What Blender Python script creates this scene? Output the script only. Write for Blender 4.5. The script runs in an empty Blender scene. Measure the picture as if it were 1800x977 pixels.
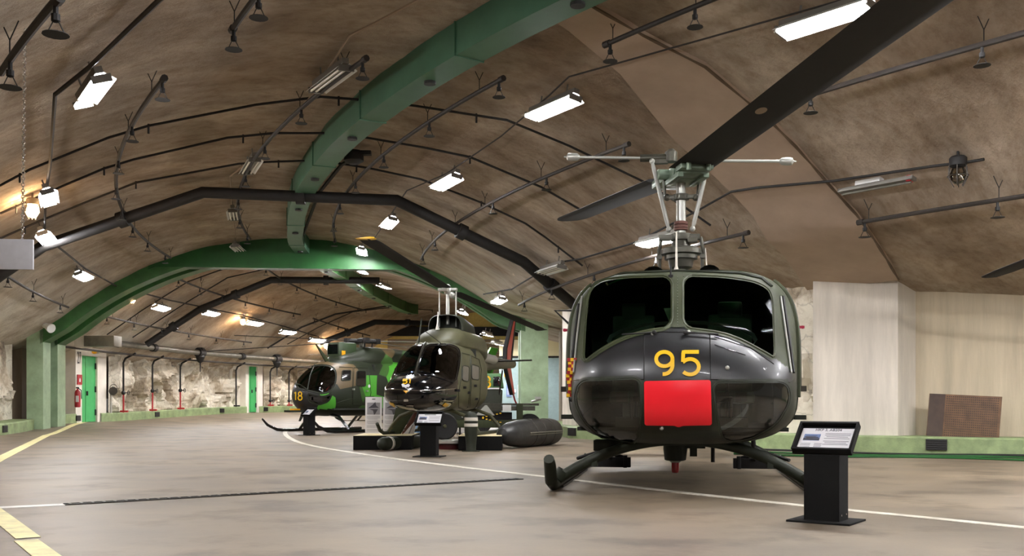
import bpy, bmesh, math, random
from mathutils import Vector, Matrix, noise
from mathutils.bvhtree import BVHTree
from mathutils.geometry import delaunay_2d_cdt
RND = random.Random(11)
PI = math.pi
sc = bpy.context.scene
COL = sc.collection
V = Vector

# ------------------------------------------------------------------ camera constants (image 1800 x 977)
F, H0, CH = 1721.0, 706.0, 0.95
def px(x, y, Y): return V(((x - 900) / F * Y, Y, CH + (H0 - y) / F * Y))
def pz(x, y, z=0.0): return px(x, y, F * (CH - z) / (y - H0))
def proj(p): return (900 + F * p[0] / p[1], H0 - F * (p[2] - CH) / p[1])

# ------------------------------------------------------------------ the ring tunnel
CX, CY, RC, Z0, RP = 28.956, 34.596, 36.179, 6.16, 10.953
def ring(w, phi): return ((CX - (RC + w) * math.cos(phi)), CY + (RC + w) * math.sin(phi))
def inv(x, y): return math.hypot(x - CX, y - CY) - RC, math.atan2(y - CY, CX - x)
def arc(a): return Z0 - RP + math.sqrt(max(RP * RP - a * a, 0))
def vz(w):
    if w >= 0:
        if w < 7: return arc(w)
        if w < 8.6: return arc(7) - .6 * (w - 7)
        return arc(7) - .96 - .2 * (w - 8.6)
    a = -w
    return arc(a) if a < 6.65 else arc(6.65) - .27 * (a - 6.65)
def sstep(t):
    t = min(1, max(0, t)); return t * t * (3 - 2 * t)
def fz(x, y):
    w, phi = inv(x, y)
    if w <= 0: return 0.0
    return min(w / 8, 1.2) * (.19 * sstep((phi + .16) / .15) + .2 * sstep((phi - .05) / .3))
def vpt(w, phi, dr=0.0):
    x, y = ring(w, phi); return V((x, y, vz(w) - dr))
def vhit(x, y, dr=0.0, Y0=5.0, Y1=85):
    Y = Y0; last = None
    while Y < Y1:
        p = px(x, y, Y); w, phi = inv(p.x, p.y)
        g = p.z - vz(w) + dr
        if g > 0 and abs(w) < 12 and phi < 1.3:
            if last is not None and last[0] < 0:
                t = -last[0] / (g - last[0]); return last[1].lerp(p, t)
            return p
        last = (g, p); Y += .05
    return None
def phi_of(xp, w):
    """phi where the ray through image column xp meets the ring of offset w (far side)"""
    Y = 60.0; s = (xp - 900) / F
    a = s * s + 1; b = -2 * (s * CX + CY); c = CX * CX + CY * CY - (RC + w) ** 2
    Y = (-b + math.sqrt(b * b - 4 * a * c)) / (2 * a) if w > 3 else (-b - math.sqrt(b * b - 4 * a * c)) / (2 * a)
    return inv(s * Y, Y)[1]

# ------------------------------------------------------------------ materials
def lin(c):
    out = []
    for v in c[:3]:
        v /= 255.0
        out.append(v / 12.92 if v <= .04045 else ((v + .055) / 1.055) ** 2.4)
    return (*out, 1.0)
MATS = {}
def mat(name, rgb, rough=.5, metal=0.0, var=0.0, vscale=6.0, bump=0.0, bscale=40.0, coat=0.0, emit=None, rgb2=None, stretch=None, detail=6.0, spec=.5):
    m = bpy.data.materials.new(name); m.use_nodes = True
    nt = m.node_tree; b = nt.nodes['Principled BSDF']
    b.inputs['Base Color'].default_value = lin(rgb); b.inputs['Roughness'].default_value = rough
    b.inputs['Metallic'].default_value = metal; b.inputs['Coat Weight'].default_value = coat
    b.inputs['Specular IOR Level'].default_value = spec
    if emit:
        b.inputs['Emission Color'].default_value = lin(emit[0]); b.inputs['Emission Strength'].default_value = emit[1]
    if var or rgb2 or bump:
        tc = nt.nodes.new('ShaderNodeTexCoord'); mp = nt.nodes.new('ShaderNodeMapping')
        if stretch: mp.inputs['Scale'].default_value = stretch
        nt.links.new(tc.outputs['Object'], mp.inputs['Vector'])
        if var or rgb2:
            n = nt.nodes.new('ShaderNodeTexNoise'); n.inputs['Scale'].default_value = vscale; n.inputs['Detail'].default_value = detail
            n.inputs['Roughness'].default_value = .62
            nt.links.new(mp.outputs[0], n.inputs['Vector'])
            r = nt.nodes.new('ShaderNodeValToRGB'); c1 = lin(rgb)
            c2 = lin(rgb2) if rgb2 else tuple(v * (1 - var) for v in c1[:3]) + (1,)
            c0 = c1 if rgb2 else tuple(min(1, v * (1 + var * .5)) for v in c1[:3]) + (1,)
            r.color_ramp.elements[0].position = .32; r.color_ramp.elements[1].position = .68
            r.color_ramp.elements[0].color = c2; r.color_ramp.elements[1].color = c0
            nt.links.new(n.outputs['Fac'], r.inputs['Fac']); nt.links.new(r.outputs['Color'], b.inputs['Base Color'])
        if bump:
            n2 = nt.nodes.new('ShaderNodeTexNoise'); n2.inputs['Scale'].default_value = bscale; n2.inputs['Detail'].default_value = 5
            nt.links.new(mp.outputs[0], n2.inputs['Vector'])
            bp = nt.nodes.new('ShaderNodeBump'); bp.inputs['Strength'].default_value = bump; bp.inputs['Distance'].default_value = .03
            nt.links.new(n2.outputs['Fac'], bp.inputs['Height']); nt.links.new(bp.outputs['Normal'], b.inputs['Normal'])
    MATS[name] = m
    return m
def glassmat(name, tint, gloss=.12, rough=.03, fk=1.0, dust=0.0, dustc=(150, 146, 132)):
    m = bpy.data.materials.new(name); m.use_nodes = True; nt = m.node_tree
    nt.nodes.remove(nt.nodes['Principled BSDF']); out = nt.nodes['Material Output']
    tr = nt.nodes.new('ShaderNodeBsdfTransparent'); tr.inputs['Color'].default_value = lin(tint)
    gl = nt.nodes.new('ShaderNodeBsdfGlossy'); gl.inputs['Roughness'].default_value = rough
    gl.inputs['Color'].default_value = (.9, .93, .95, 1)
    lw = nt.nodes.new('ShaderNodeFresnel'); lw.inputs['IOR'].default_value = 1.5
    ad = nt.nodes.new('ShaderNodeMath'); ad.operation = 'MULTIPLY_ADD'; ad.inputs[1].default_value = fk; ad.inputs[2].default_value = gloss; ad.use_clamp = True
    mx = nt.nodes.new('ShaderNodeMixShader')
    nt.links.new(lw.outputs[0], ad.inputs[0]); nt.links.new(ad.outputs[0], mx.inputs[0])
    base = tr
    if dust:
        df = nt.nodes.new('ShaderNodeBsdfDiffuse'); df.inputs['Color'].default_value = lin(dustc); m2 = nt.nodes.new('ShaderNodeMixShader'); m2.inputs[0].default_value = dust
        nz = nt.nodes.new('ShaderNodeTexNoise'); nz.inputs['Scale'].default_value = 3; tc = nt.nodes.new('ShaderNodeTexCoord'); nt.links.new(tc.outputs['Object'], nz.inputs['Vector'])
        mr = nt.nodes.new('ShaderNodeMapRange'); mr.inputs['From Min'].default_value = .3; mr.inputs['From Max'].default_value = .7; mr.inputs['To Min'].default_value = dust * .4; mr.inputs['To Max'].default_value = dust * 1.4
        nt.links.new(nz.outputs['Fac'], mr.inputs[0]); nt.links.new(mr.outputs[0], m2.inputs[0])
        nt.links.new(tr.outputs[0], m2.inputs[1]); nt.links.new(df.outputs[0], m2.inputs[2]); base = m2
    nt.links.new(base.outputs[0], mx.inputs[1]); nt.links.new(gl.outputs[0], mx.inputs[2]); nt.links.new(mx.outputs[0], out.inputs[0])
    MATS[name] = m
    return m
def M(n): return MATS[n]

# ------------------------------------------------------------------ mesh builder
class MB:
    def __init__(s): s.v = []; s.f = []; s.mi = []; s.cur = 0
    def add(s, vs, fs):
        o = len(s.v); s.v += [tuple(v) for v in vs]; s.f += [tuple(i + o for i in f) for f in fs]; s.mi += [s.cur] * len(fs)
        return s
    def box(s, c, d, rot=None):
        c = V(c); vs = []
        for k in (-1, 1):
            for j in (-1, 1):
                for i in (-1, 1):
                    p = V((i * d[0] / 2, j * d[1] / 2, k * d[2] / 2))
                    if rot is not None: p = rot @ p
                    vs.append(c + p)
        return s.add(vs, [(0, 2, 3, 1), (4, 5, 7, 6), (0, 1, 5, 4), (2, 6, 7, 3), (0, 4, 6, 2), (1, 3, 7, 5)])
    def hull(s, bot, top):
        n = len(bot)
        fs = [tuple(range(n))[::-1], tuple(range(n, 2 * n))] + [(i, (i + 1) % n, n + (i + 1) % n, n + i) for i in range(n)]
        return s.add(list(bot) + list(top), fs)
    def cyl(s, p, q, r, r2=None, n=12, caps=True):
        return s.tube([p, q], [r, r if r2 is None else r2], n, caps)
    def tube(s, pts, r, n=8, caps=True, flat=1.0, up=None):
        pts = [V(p) for p in pts]; m = len(pts)
        rr = r if isinstance(r, (list, tuple)) else [r] * m
        T = []
        for i in range(m):
            a = pts[max(i - 1, 0)]; b = pts[min(i + 1, m - 1)]
            d1 = (pts[i] - a).normalized() if i else None; d2 = (b - pts[i]).normalized() if i < m - 1 else None
            t = (d1 + d2) if d1 and d2 else (d1 or d2)
            T.append(t.normalized() if t.length > 1e-9 else V((0, 0, 1)))
        u = V(up) if up else (V((0, 0, 1)) if abs(T[0].z) < .9 else V((1, 0, 0)))
        u = (u - T[0] * u.dot(T[0])).normalized(); vs = []
        for i in range(m):
            u = u - T[i] * u.dot(T[i]); u.normalize(); w = T[i].cross(u)
            k = 1.0
            if 0 < i < m - 1:
                c = (pts[i] - pts[i - 1]).normalized().dot(T[i]); k = 1 / max(c, .5)
            for j in range(n):
                a = 2 * PI * j / n
                vs.append(pts[i] + (u * math.cos(a) * flat + w * math.sin(a)) * rr[i] * (k if k < 1.3 else 1.0))
        fs = [(i * n + j, i * n + (j + 1) % n, (i + 1) * n + (j + 1) % n, (i + 1) * n + j) for i in range(m - 1) for j in range(n)]
        if caps: fs += [tuple(range(n))[::-1], tuple((m - 1) * n + j for j in range(n))]
        return s.add(vs, fs)
    def lathe(s, prof, base=(0, 0, 0), axis=(0, 0, 1), n=24):
        ax = V(axis).normalized(); u = ax.orthogonal().normalized(); w = ax.cross(u); b = V(base)
        vs = [b + ax * z + (u * math.cos(2 * PI * j / n) + w * math.sin(2 * PI * j / n)) * max(r, 1e-4) for r, z in prof for j in range(n)]
        fs = [(i * n + j, i * n + (j + 1) % n, (i + 1) * n + (j + 1) % n, (i + 1) * n + j) for i in range(len(prof) - 1) for j in range(n)]
        fs += [tuple(range(n))[::-1], tuple((len(prof) - 1) * n + j for j in range(n))]
        return s.add(vs, fs)
    def ball(s, c, r, n=12, m=8, sq=(1, 1, 1)):
        c = V(c); vs = []
        for i in range(m + 1):
            a = PI * i / m
            for j in range(n):
                t = 2 * PI * j / n
                vs.append(c + V((math.sin(a) * math.cos(t) * r * sq[0], math.sin(a) * math.sin(t) * r * sq[1], math.cos(a) * r * sq[2])))
        return s.add(vs, [(i * n + j, (i + 1) * n + j, (i + 1) * n + (j + 1) % n, i * n + (j + 1) % n) for i in range(m) for j in range(n)])
    def torus(s, c, axis, R0, r, n=24, m=8):
        ax = V(axis).normalized(); u = ax.orthogonal().normalized(); w = ax.cross(u); c = V(c); vs = []
        for i in range(n):
            d = u * math.cos(2 * PI * i / n) + w * math.sin(2 * PI * i / n)
            for j in range(m):
                a = 2 * PI * j / m; vs.append(c + d * (R0 + r * math.cos(a)) + ax * r * math.sin(a))
        return s.add(vs, [(i * m + j, ((i + 1) % n) * m + j, ((i + 1) % n) * m + (j + 1) % m, i * m + (j + 1) % m) for i in range(n) for j in range(m)])
    def prism(s, poly, mtx, t):
        """2D polygon in the XY of mtx, extruded t along its Z"""
        bot = [mtx @ V((x, y, 0)) for x, y in poly]; top = [mtx @ V((x, y, t)) for x, y in poly]
        return s.hull(bot, top)
    def grid(s, rows, closed=False):
        n = len(rows[0]); vs = [p for r in rows for p in r]; k = n if closed else n - 1
        return s.add(vs, [(i * n + j, i * n + (j + 1) % n, (i + 1) * n + (j + 1) % n, (i + 1) * n + j) for i in range(len(rows) - 1) for j in range(k)])
    def build(s, name, mats, parent=None, smooth=True, bevel=0.0, ang=38, fix=True):
        me = bpy.data.meshes.new(name)
        bm = bmesh.new()
        bv = [bm.verts.new(v) for v in s.v]
        for f, mi in zip(s.f, s.mi):
            try:
                nf = bm.faces.new([bv[i] for i in f]); nf.material_index = mi
            except ValueError: pass
        bmesh.ops.remove_doubles(bm, verts=bm.verts, dist=1e-5)
        if fix: bmesh.ops.recalc_face_normals(bm, faces=bm.faces)
        if bevel:
            es = [e for e in bm.edges if len(e.link_faces) == 2 and e.calc_face_angle(0) > .6]
            bmesh.ops.bevel(bm, geom=es, offset=bevel, segments=2, affect='EDGES', profile=.6, clamp_overlap=True)
        a = math.radians(ang)
        for f in bm.faces: f.smooth = smooth
        if smooth:
            for e in bm.edges:
                if len(e.link_faces) == 2 and e.calc_face_angle(0) > a: e.smooth = False
        bm.to_mesh(me); bm.free()
        if not isinstance(mats, (list, tuple)): mats = [mats]
        for m in mats: me.materials.append(M(m) if isinstance(m, str) else m)
        o = bpy.data.objects.new(name, me); COL.objects.link(o)
        if parent is not None: o.parent = parent
        return o
def build_each(mb, name, mats, parent=None, **kw):
    """every loose piece its own object"""
    par = list(range(len(mb.v)))
    def find(i):
        while par[i] != i: par[i] = par[par[i]]; i = par[i]
        return i
    for f in mb.f:
        a = find(f[0])
        for i in f[1:]: par[find(i)] = a
    isl = {}
    for f in mb.f: isl.setdefault(find(f[0]), []).append(f)
    out = []
    for fs in isl.values():
        ids = sorted({i for f in fs for i in f}); mp = {k: n for n, k in enumerate(ids)}; q = MB(); q.add([mb.v[i] for i in ids], [tuple(mp[i] for i in f) for f in fs]); out.append(q.build(name, mats, parent, **kw))
    return out
def tag(o, label=None, cat=None, group=None, kind=None):
    if label: o['label'] = label
    if cat: o['category'] = cat
    if group: o['group'] = group
    if kind: o['kind'] = kind
    return o
def thing(name, label, cat, mtx=None, group=None, kind=None):
    o = bpy.data.objects.new(name, None); COL.objects.link(o); o.empty_display_size = .2
    if mtx is not None: o.matrix_basis = mtx
    return tag(o, label, cat, group, kind)
def TR(loc, rz=0.0): return Matrix.Translation(V(loc)) @ Matrix.Rotation(rz, 4, 'Z')
def copy_tree(o, mtx=None, parent=None, label=None):
    c = o.copy(); COL.objects.link(c)
    if parent is not None: c.parent = parent
    if mtx is not None: c.matrix_basis = mtx
    if label: c['label'] = label
    for ch in list(o.children): copy_tree(ch, None, c)
    return c
def frame(o, x, y, z):
    m = Matrix.Identity(4)
    for i, a in enumerate((x, y, z)):
        for k in range(3): m[k][i] = a[k]
    m.translation = V(o); return m
def text_mesh(name, txt, size, mtx, m, parent=None, depth=.002, align='CENTER'):
    cu = bpy.data.curves.new(name, 'FONT'); cu.body = txt; cu.size = size; cu.extrude = depth; cu.align_x = align; cu.align_y = 'CENTER'
    o = bpy.data.objects.new(name, cu); COL.objects.link(o)
    dg = bpy.context.evaluated_depsgraph_get(); me = bpy.data.meshes.new_from_object(o.evaluated_get(dg))
    bpy.data.objects.remove(o); bpy.data.curves.remove(cu)
    me.materials.clear(); me.materials.append(M(m)); me.name = name
    ob = bpy.data.objects.new(name, me); COL.objects.link(ob); ob.matrix_basis = mtx
    if parent is not None: ob.parent = parent
    return ob
def pchip(xs, ys):
    n = len(xs); d = [(ys[i + 1] - ys[i]) / (xs[i + 1] - xs[i]) for i in range(n - 1)]; m = [d[0]] + [0] * (n - 2) + [d[-1]]
    for i in range(1, n - 1):
        if d[i - 1] * d[i] > 0: m[i] = 2 * d[i - 1] * d[i] / (d[i - 1] + d[i])
    def f(x):
        if x <= xs[0]: return ys[0]
        if x >= xs[-1]: return ys[-1]
        i = max(k for k in range(n - 1) if xs[k] <= x); h = xs[i + 1] - xs[i]; t = (x - xs[i]) / h
        return ys[i] * (1 + 2 * t) * (1 - t) ** 2 + h * m[i] * t * (1 - t) ** 2 + ys[i + 1] * t * t * (3 - 2 * t) + h * m[i + 1] * t * t * (t - 1)
    return f
def loft(mb, st, nv=120, nu=72, x0=0.0, power=1.6):
    """st rows: y, half width, z bottom, z top, z widest, exponent top, exponent bottom"""
    ys = [r[0] for r in st]; fs = [pchip(ys, [r[k] for r in st]) for k in range(1, 7)]
    rows = []
    for i in range(nv + 1):
        t = i / nv; y = ys[0] + (ys[-1] - ys[0]) * t ** power
        hw, zb, zt, zc, nt, nb = [f(y) for f in fs]
        r = []
        for j in range(nu):
            a = 2 * PI * j / nu; c, s = math.cos(a), math.sin(a); n = nt if s >= 0 else nb
            x = hw * math.copysign(abs(c) ** (2 / n), c); z = zc + ((zt - zc) if s >= 0 else (zc - zb)) * math.copysign(abs(s) ** (2 / n), s)
            r.append(V((x0 + x, y, z)))
        rows.append(r)
    mb.grid(rows, closed=True)
    for r in (rows[0], rows[-1]):
        c = sum(r, V()) / nu; mb.add([c] + r, [(0, 1 + j, 1 + (j + 1) % nu) for j in range(nu)])
    return rows
def inpoly(p, poly):
    x, y = p; c = False; j = len(poly) - 1
    for i in range(len(poly)):
        xi, yi = poly[i]; xj, yj = poly[j]
        if (yi > y) != (yj > y) and x < (xj - xi) * (y - yi) / (yj - yi) + xi: c = not c
        j = i
    return c
def shrink(poly, k):
    cx = sum(p[0] for p in poly) / len(poly); cy = sum(p[1] for p in poly) / len(poly); out = []
    for x, y in poly:
        d = math.hypot(x - cx, y - cy); q = max(0, d - k) / max(d, 1e-6); out.append((cx + (x - cx) * q, cy + (y - cy) * q))
    return out
def smooth_poly(poly, n=1, maxd=None):
    """rounds the corners only; long straight edges stay straight"""
    if maxd is None:
        w = max(max(p[0] for p in poly) - min(p[0] for p in poly), max(p[1] for p in poly) - min(p[1] for p in poly)); maxd = w * .07
    for _ in range(n + 1):
        out = []
        for i in range(len(poly)):
            a, b = poly[i], poly[(i + 1) % len(poly)]; d = math.hypot(b[0] - a[0], b[1] - a[1]); k = min(.25, maxd / max(d, 1e-6))
            out += [(a[0] * (1 - k) + b[0] * k, a[1] * (1 - k) + b[1] * k), (a[0] * k + b[0] * (1 - k), a[1] * k + b[1] * (1 - k))]
        poly = out; maxd *= .4
    return poly
class Caster:
    """drops a flat outline onto a body along rays: from the viewpoint ('eye', outline in image units) or along the body's own x or y axis (outline in metres)"""
    def __init__(s, obj, mtx):
        me = obj.data; s.bvh = BVHTree.FromPolygons([v.co for v in me.vertices], [tuple(p.vertices) for p in me.polygons])
        s.m = mtx; s.im = mtx.inverted()
    def __call__(s, p, mode, off=.008):
        if mode == 'eye':
            o = s.im @ V((0, 0, CH)); q = s.im @ px(p[0], p[1], 5.0); d = (q - o).normalized()
        elif mode == 'front': o = V((p[0], -3, p[1])); d = V((0, 1, 0))
        elif mode == 'top': o = V((p[0], p[1], 9)); d = V((0, 0, -1))
        else:
            sx = 1 if mode == 'right' else -1; o = V((4 * sx, p[0], p[1])); d = V((-sx, 0, 0))
        h, nrm, i, dist = s.bvh.ray_cast(o, d, 60)
        if h is None: return None
        if nrm.dot(d) > 0: nrm = -nrm
        return h + nrm * off
    def patch(s, name, poly, mode, m, parent, off=.008, step=None, rim=True):
        xs = [p[0] for p in poly]; ys = [p[1] for p in poly]; w = max(max(xs) - min(xs), max(ys) - min(ys)); step = step or w / 18
        b = []
        for i in range(len(poly)):
            a, c = V(poly[i]), V(poly[(i + 1) % len(poly)]); k = max(1, int((c - a).length / step))
            b += [a.lerp(c, t / k) for t in range(k)]
        nb = len(b); inner = shrink([tuple(v) for v in b], step * .45); pts = list(b)
        y = min(ys) + step / 2
        while y < max(ys):
            x = min(xs) + step / 2
            while x < max(xs):
                if inpoly((x, y), inner): pts.append(V((x, y)))
                x += step
            y += step
        vo, eo, fo, _, _, _ = delaunay_2d_cdt(pts, [], [list(range(nb))], 1, 1e-4)
        mb = MB(); vs = []; ok = {}
        for i, p in enumerate(vo):
            h = s(p, mode, off)
            if h is not None: ok[i] = len(vs); vs.append(h)
        fs = [tuple(ok[i] for i in f) for f in fo if all(i in ok for i in f)]
        # drop faces stretched over a silhouette edge
        fs = [f for f in fs if max((vs[f[i]] - vs[f[i - 1]]).length for i in range(len(f))) < .45]
        mb.add(vs, fs)
        if rim:
            rp = [s(p, mode, off) for p in b]; rq = [s(p, mode, -.01) for p in b]
            for i in range(nb):
                j = (i + 1) % nb
                if rp[i] is not None and rp[j] is not None and (rp[i] - rp[j]).length < .45: mb.add([rp[i], rp[j], rq[j], rq[i]], [(0, 1, 2, 3)])
        return mb.build(name, m, parent)
    def ring(s, name, poly, mode, m, parent, k0=-1.0, k1=6.0, off=.007, step=6):
        b = []
        for i in range(len(poly)):
            a, c = V(poly[i]), V(poly[(i + 1) % len(poly)]); n = max(1, int((c - a).length / step)); b += [tuple(a.lerp(c, t / n)) for t in range(n)]
        N = len(b); area = sum(b[i][0] * b[(i + 1) % N][1] - b[(i + 1) % N][0] * b[i][1] for i in range(N)); sg = 1 if area > 0 else -1
        nor = []
        for i in range(N):
            d = V(b[(i + 2) % N]) - V(b[i - 2]); d.normalize(); nor.append(V((-d.y, d.x)) * sg)
        R_ = [[s(V(p) + n * k, mode, off) for k in (k0, (k0 + k1) / 2, k1)] for p, n in zip(b, nor)]; mb = MB()
        for i in range(N):
            p, q = R_[i], R_[(i + 1) % N]
            for j in range(2):
                f = [p[j], q[j], q[j + 1], p[j + 1]]
                if all(x is not None for x in f) and max((f[x] - f[x - 1]).length for x in range(4)) < .3: mb.add(f, [(0, 1, 2, 3)])
        return mb.build(name, m, parent, ang=60) if mb.f else None
    def line(s, mb, pts, mode, r, off=.004, n=6, sub=6, close=False, flat=1.0):
        q = list(pts) + ([pts[0]] if close else []); out = []
        for i in range(len(q) - 1):
            for t in range(sub):
                k = t / sub; h = s((q[i][0] * (1 - k) + q[i + 1][0] * k, q[i][1] * (1 - k) + q[i + 1][1] * k), mode, off)
                if h is not None: out.append(h)
        h = s(q[-1], mode, off)
        if h is not None: out.append(h)
        run = []
        for p in out:
            if run and (p - run[-1]).length > .5:
                if len(run) > 1: mb.tube(run, r, n)
                run = []
            if not run or (p - run[-1]).length > 1e-4: run.append(p)
        if len(run) > 1: mb.tube(run, r, n)
def arcpts(cx, cy, rx, ry, a0, a1, n=14):
    return [(cx + rx * math.cos(math.radians(a0 + (a1 - a0) * i / n)), cy - ry * math.sin(math.radians(a0 + (a1 - a0) * i / n))) for i in range(n + 1)]
# strokes of numerals in a box 0..1 wide, 0..1.4 high (y down)
DIG = {
 '9': [arcpts(.5, .45, .42, .42, 0, 360, 26), [(.92, .45)] + arcpts(.45, .8, .47, .53, 5, -95, 12)],
 '5': [[(.92, .03), (.12, .03), (.1, .62)], [(.1, .62)] + arcpts(.47, .9, .45, .45, 140, -140, 20)],
 '1': [[(.25, .22), (.55, .02), (.55, 1.38)]],
 '8': [arcpts(.5, .36, .34, .34, 0, 360, 22), arcpts(.5, 1.02, .42, .36, 0, 360, 24)],
 '3': [arcpts(.45, .36, .42, .35, 150, -80, 16), arcpts(.45, 1.02, .46, .37, 80, -150, 18)],
}
def numeral(cast, ch, x, y, w, h, width, mode, mb, off=.014, skew=0.0):
    """flat painted stroke ribbons laid on the body"""
    for st in DIG[ch]:
        P = [V((x + a * w + skew * (1.4 - b) * h / 1.4, y + b / 1.4 * h)) for a, b in st]; fine = []
        for i in range(len(P) - 1):
            k = max(1, int((P[i + 1] - P[i]).length / (width * .35)))
            fine += [P[i].lerp(P[i + 1], t / k) for t in range(k)]
        fine.append(P[-1]); L = []; Rr = []
        for i, p in enumerate(fine):
            t = fine[min(i + 1, len(fine) - 1)] - fine[max(i - 1, 0)]; n = V((-t.y, t.x)); n = n.normalized() if n.length > 0 else V((1, 0))
            a = cast(p + n * width / 2, mode, off); b = cast(p - n * width / 2, mode, off)
            if a is not None and b is not None: L.append(a); Rr.append(b)
        if len(L) > 1: mb.grid([[a, b] for a, b in zip(L, Rr)])
# ------------------------------------------------------------------ palette
mat('kerb_paint', (134, 150, 104), .6, var=.35, vscale=3, bump=.2)
mat('cover_pale', (206, 204, 198), .45, var=.1, vscale=10)
mat('kerb_pale', (176, 186, 150), .6, var=.25, vscale=3, bump=.2)
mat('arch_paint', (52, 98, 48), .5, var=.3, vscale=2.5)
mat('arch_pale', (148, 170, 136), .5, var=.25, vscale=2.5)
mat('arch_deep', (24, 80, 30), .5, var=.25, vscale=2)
mat('beam_paint', (66, 106, 80), .5, var=.15, vscale=2)
mat('door_paint', (66, 164, 92), .45, var=.12, vscale=3)
mat('pipe_black', (24, 21, 19), .7, metal=.0, var=.3, vscale=8)
mat('pipe_grey', (120, 116, 106), .45, metal=.5, var=.25, vscale=5)
mat('pipe_brown', (44, 37, 31), .65, metal=.0, var=.3, vscale=5)
mat('cable_pale', (150, 130, 108), .6)
mat('red_paint', (160, 26, 32), .4)
mat('lamp_grey', (120, 116, 108), .45, metal=.3)
mat('lamp_white', (225, 225, 220), .45)
mat('tube_lit', (255, 255, 255), .5, emit=((247, 247, 251), 168.0))
mat('tube_dead', (225, 222, 210), .3)
mat('bulb_lit', (255, 220, 180), .4, emit=((255, 205, 150), 120.0))
mat('white_paint', (222, 214, 200), .6, var=.12, vscale=2)
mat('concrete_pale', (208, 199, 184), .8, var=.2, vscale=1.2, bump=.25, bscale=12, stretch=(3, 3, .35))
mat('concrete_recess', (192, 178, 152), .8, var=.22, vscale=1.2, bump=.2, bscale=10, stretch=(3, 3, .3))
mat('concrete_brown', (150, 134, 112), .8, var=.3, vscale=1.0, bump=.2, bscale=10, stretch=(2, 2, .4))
mat('shotcrete_smooth', (172, 150, 130), .85, var=.14, vscale=1.2, bump=.1, bscale=15)
mat('black_gap', (12, 10, 9), .9)
mat('vent_dark', (30, 28, 26), .6)
mat('line_white', (214, 208, 192), .6, var=.3, vscale=5)
mat('line_yellow', (228, 218, 160), .6, var=.25, vscale=5)
mat('drain_iron', (44, 40, 36), .5, metal=.6)
mat('sign_metal', (196, 196, 200), .4, var=.12, vscale=5)
mat('galvanised', (172, 168, 158), .4, metal=.4, var=.2, vscale=8)
mat('shutter_brown', (120, 104, 80), .6)
mat('yellow_wall', (196, 172, 92), .6, var=.15)
mat('cream_wall', (228, 218, 176), .6)
mat('bluegrey_wall', (150, 172, 172), .5, var=.1)
mat('paper', (226, 224, 226), .6)
mat('print_dark', (70, 68, 74), .7)
mat('print_mid', (150, 148, 152), .7)
mat('photo_blue', (110, 130, 175), .5)
mat('black_box', (12, 11, 10), .85, spec=.2, var=.2, vscale=30)
mat('wood_top', (222, 205, 160), .6, var=.1)
mat('rubber', (26, 25, 24), .75, var=.2, vscale=20)
mat('steel_dark', (70, 66, 60), .4, metal=.7)
mat('chrome', (210, 208, 204), .18, metal=1.0)
mat('yellow_paint', (236, 186, 22), .45)
mat('amber', (240, 170, 20), .3)
mat('red_panel', (238, 22, 38), .38, coat=.2)

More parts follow.
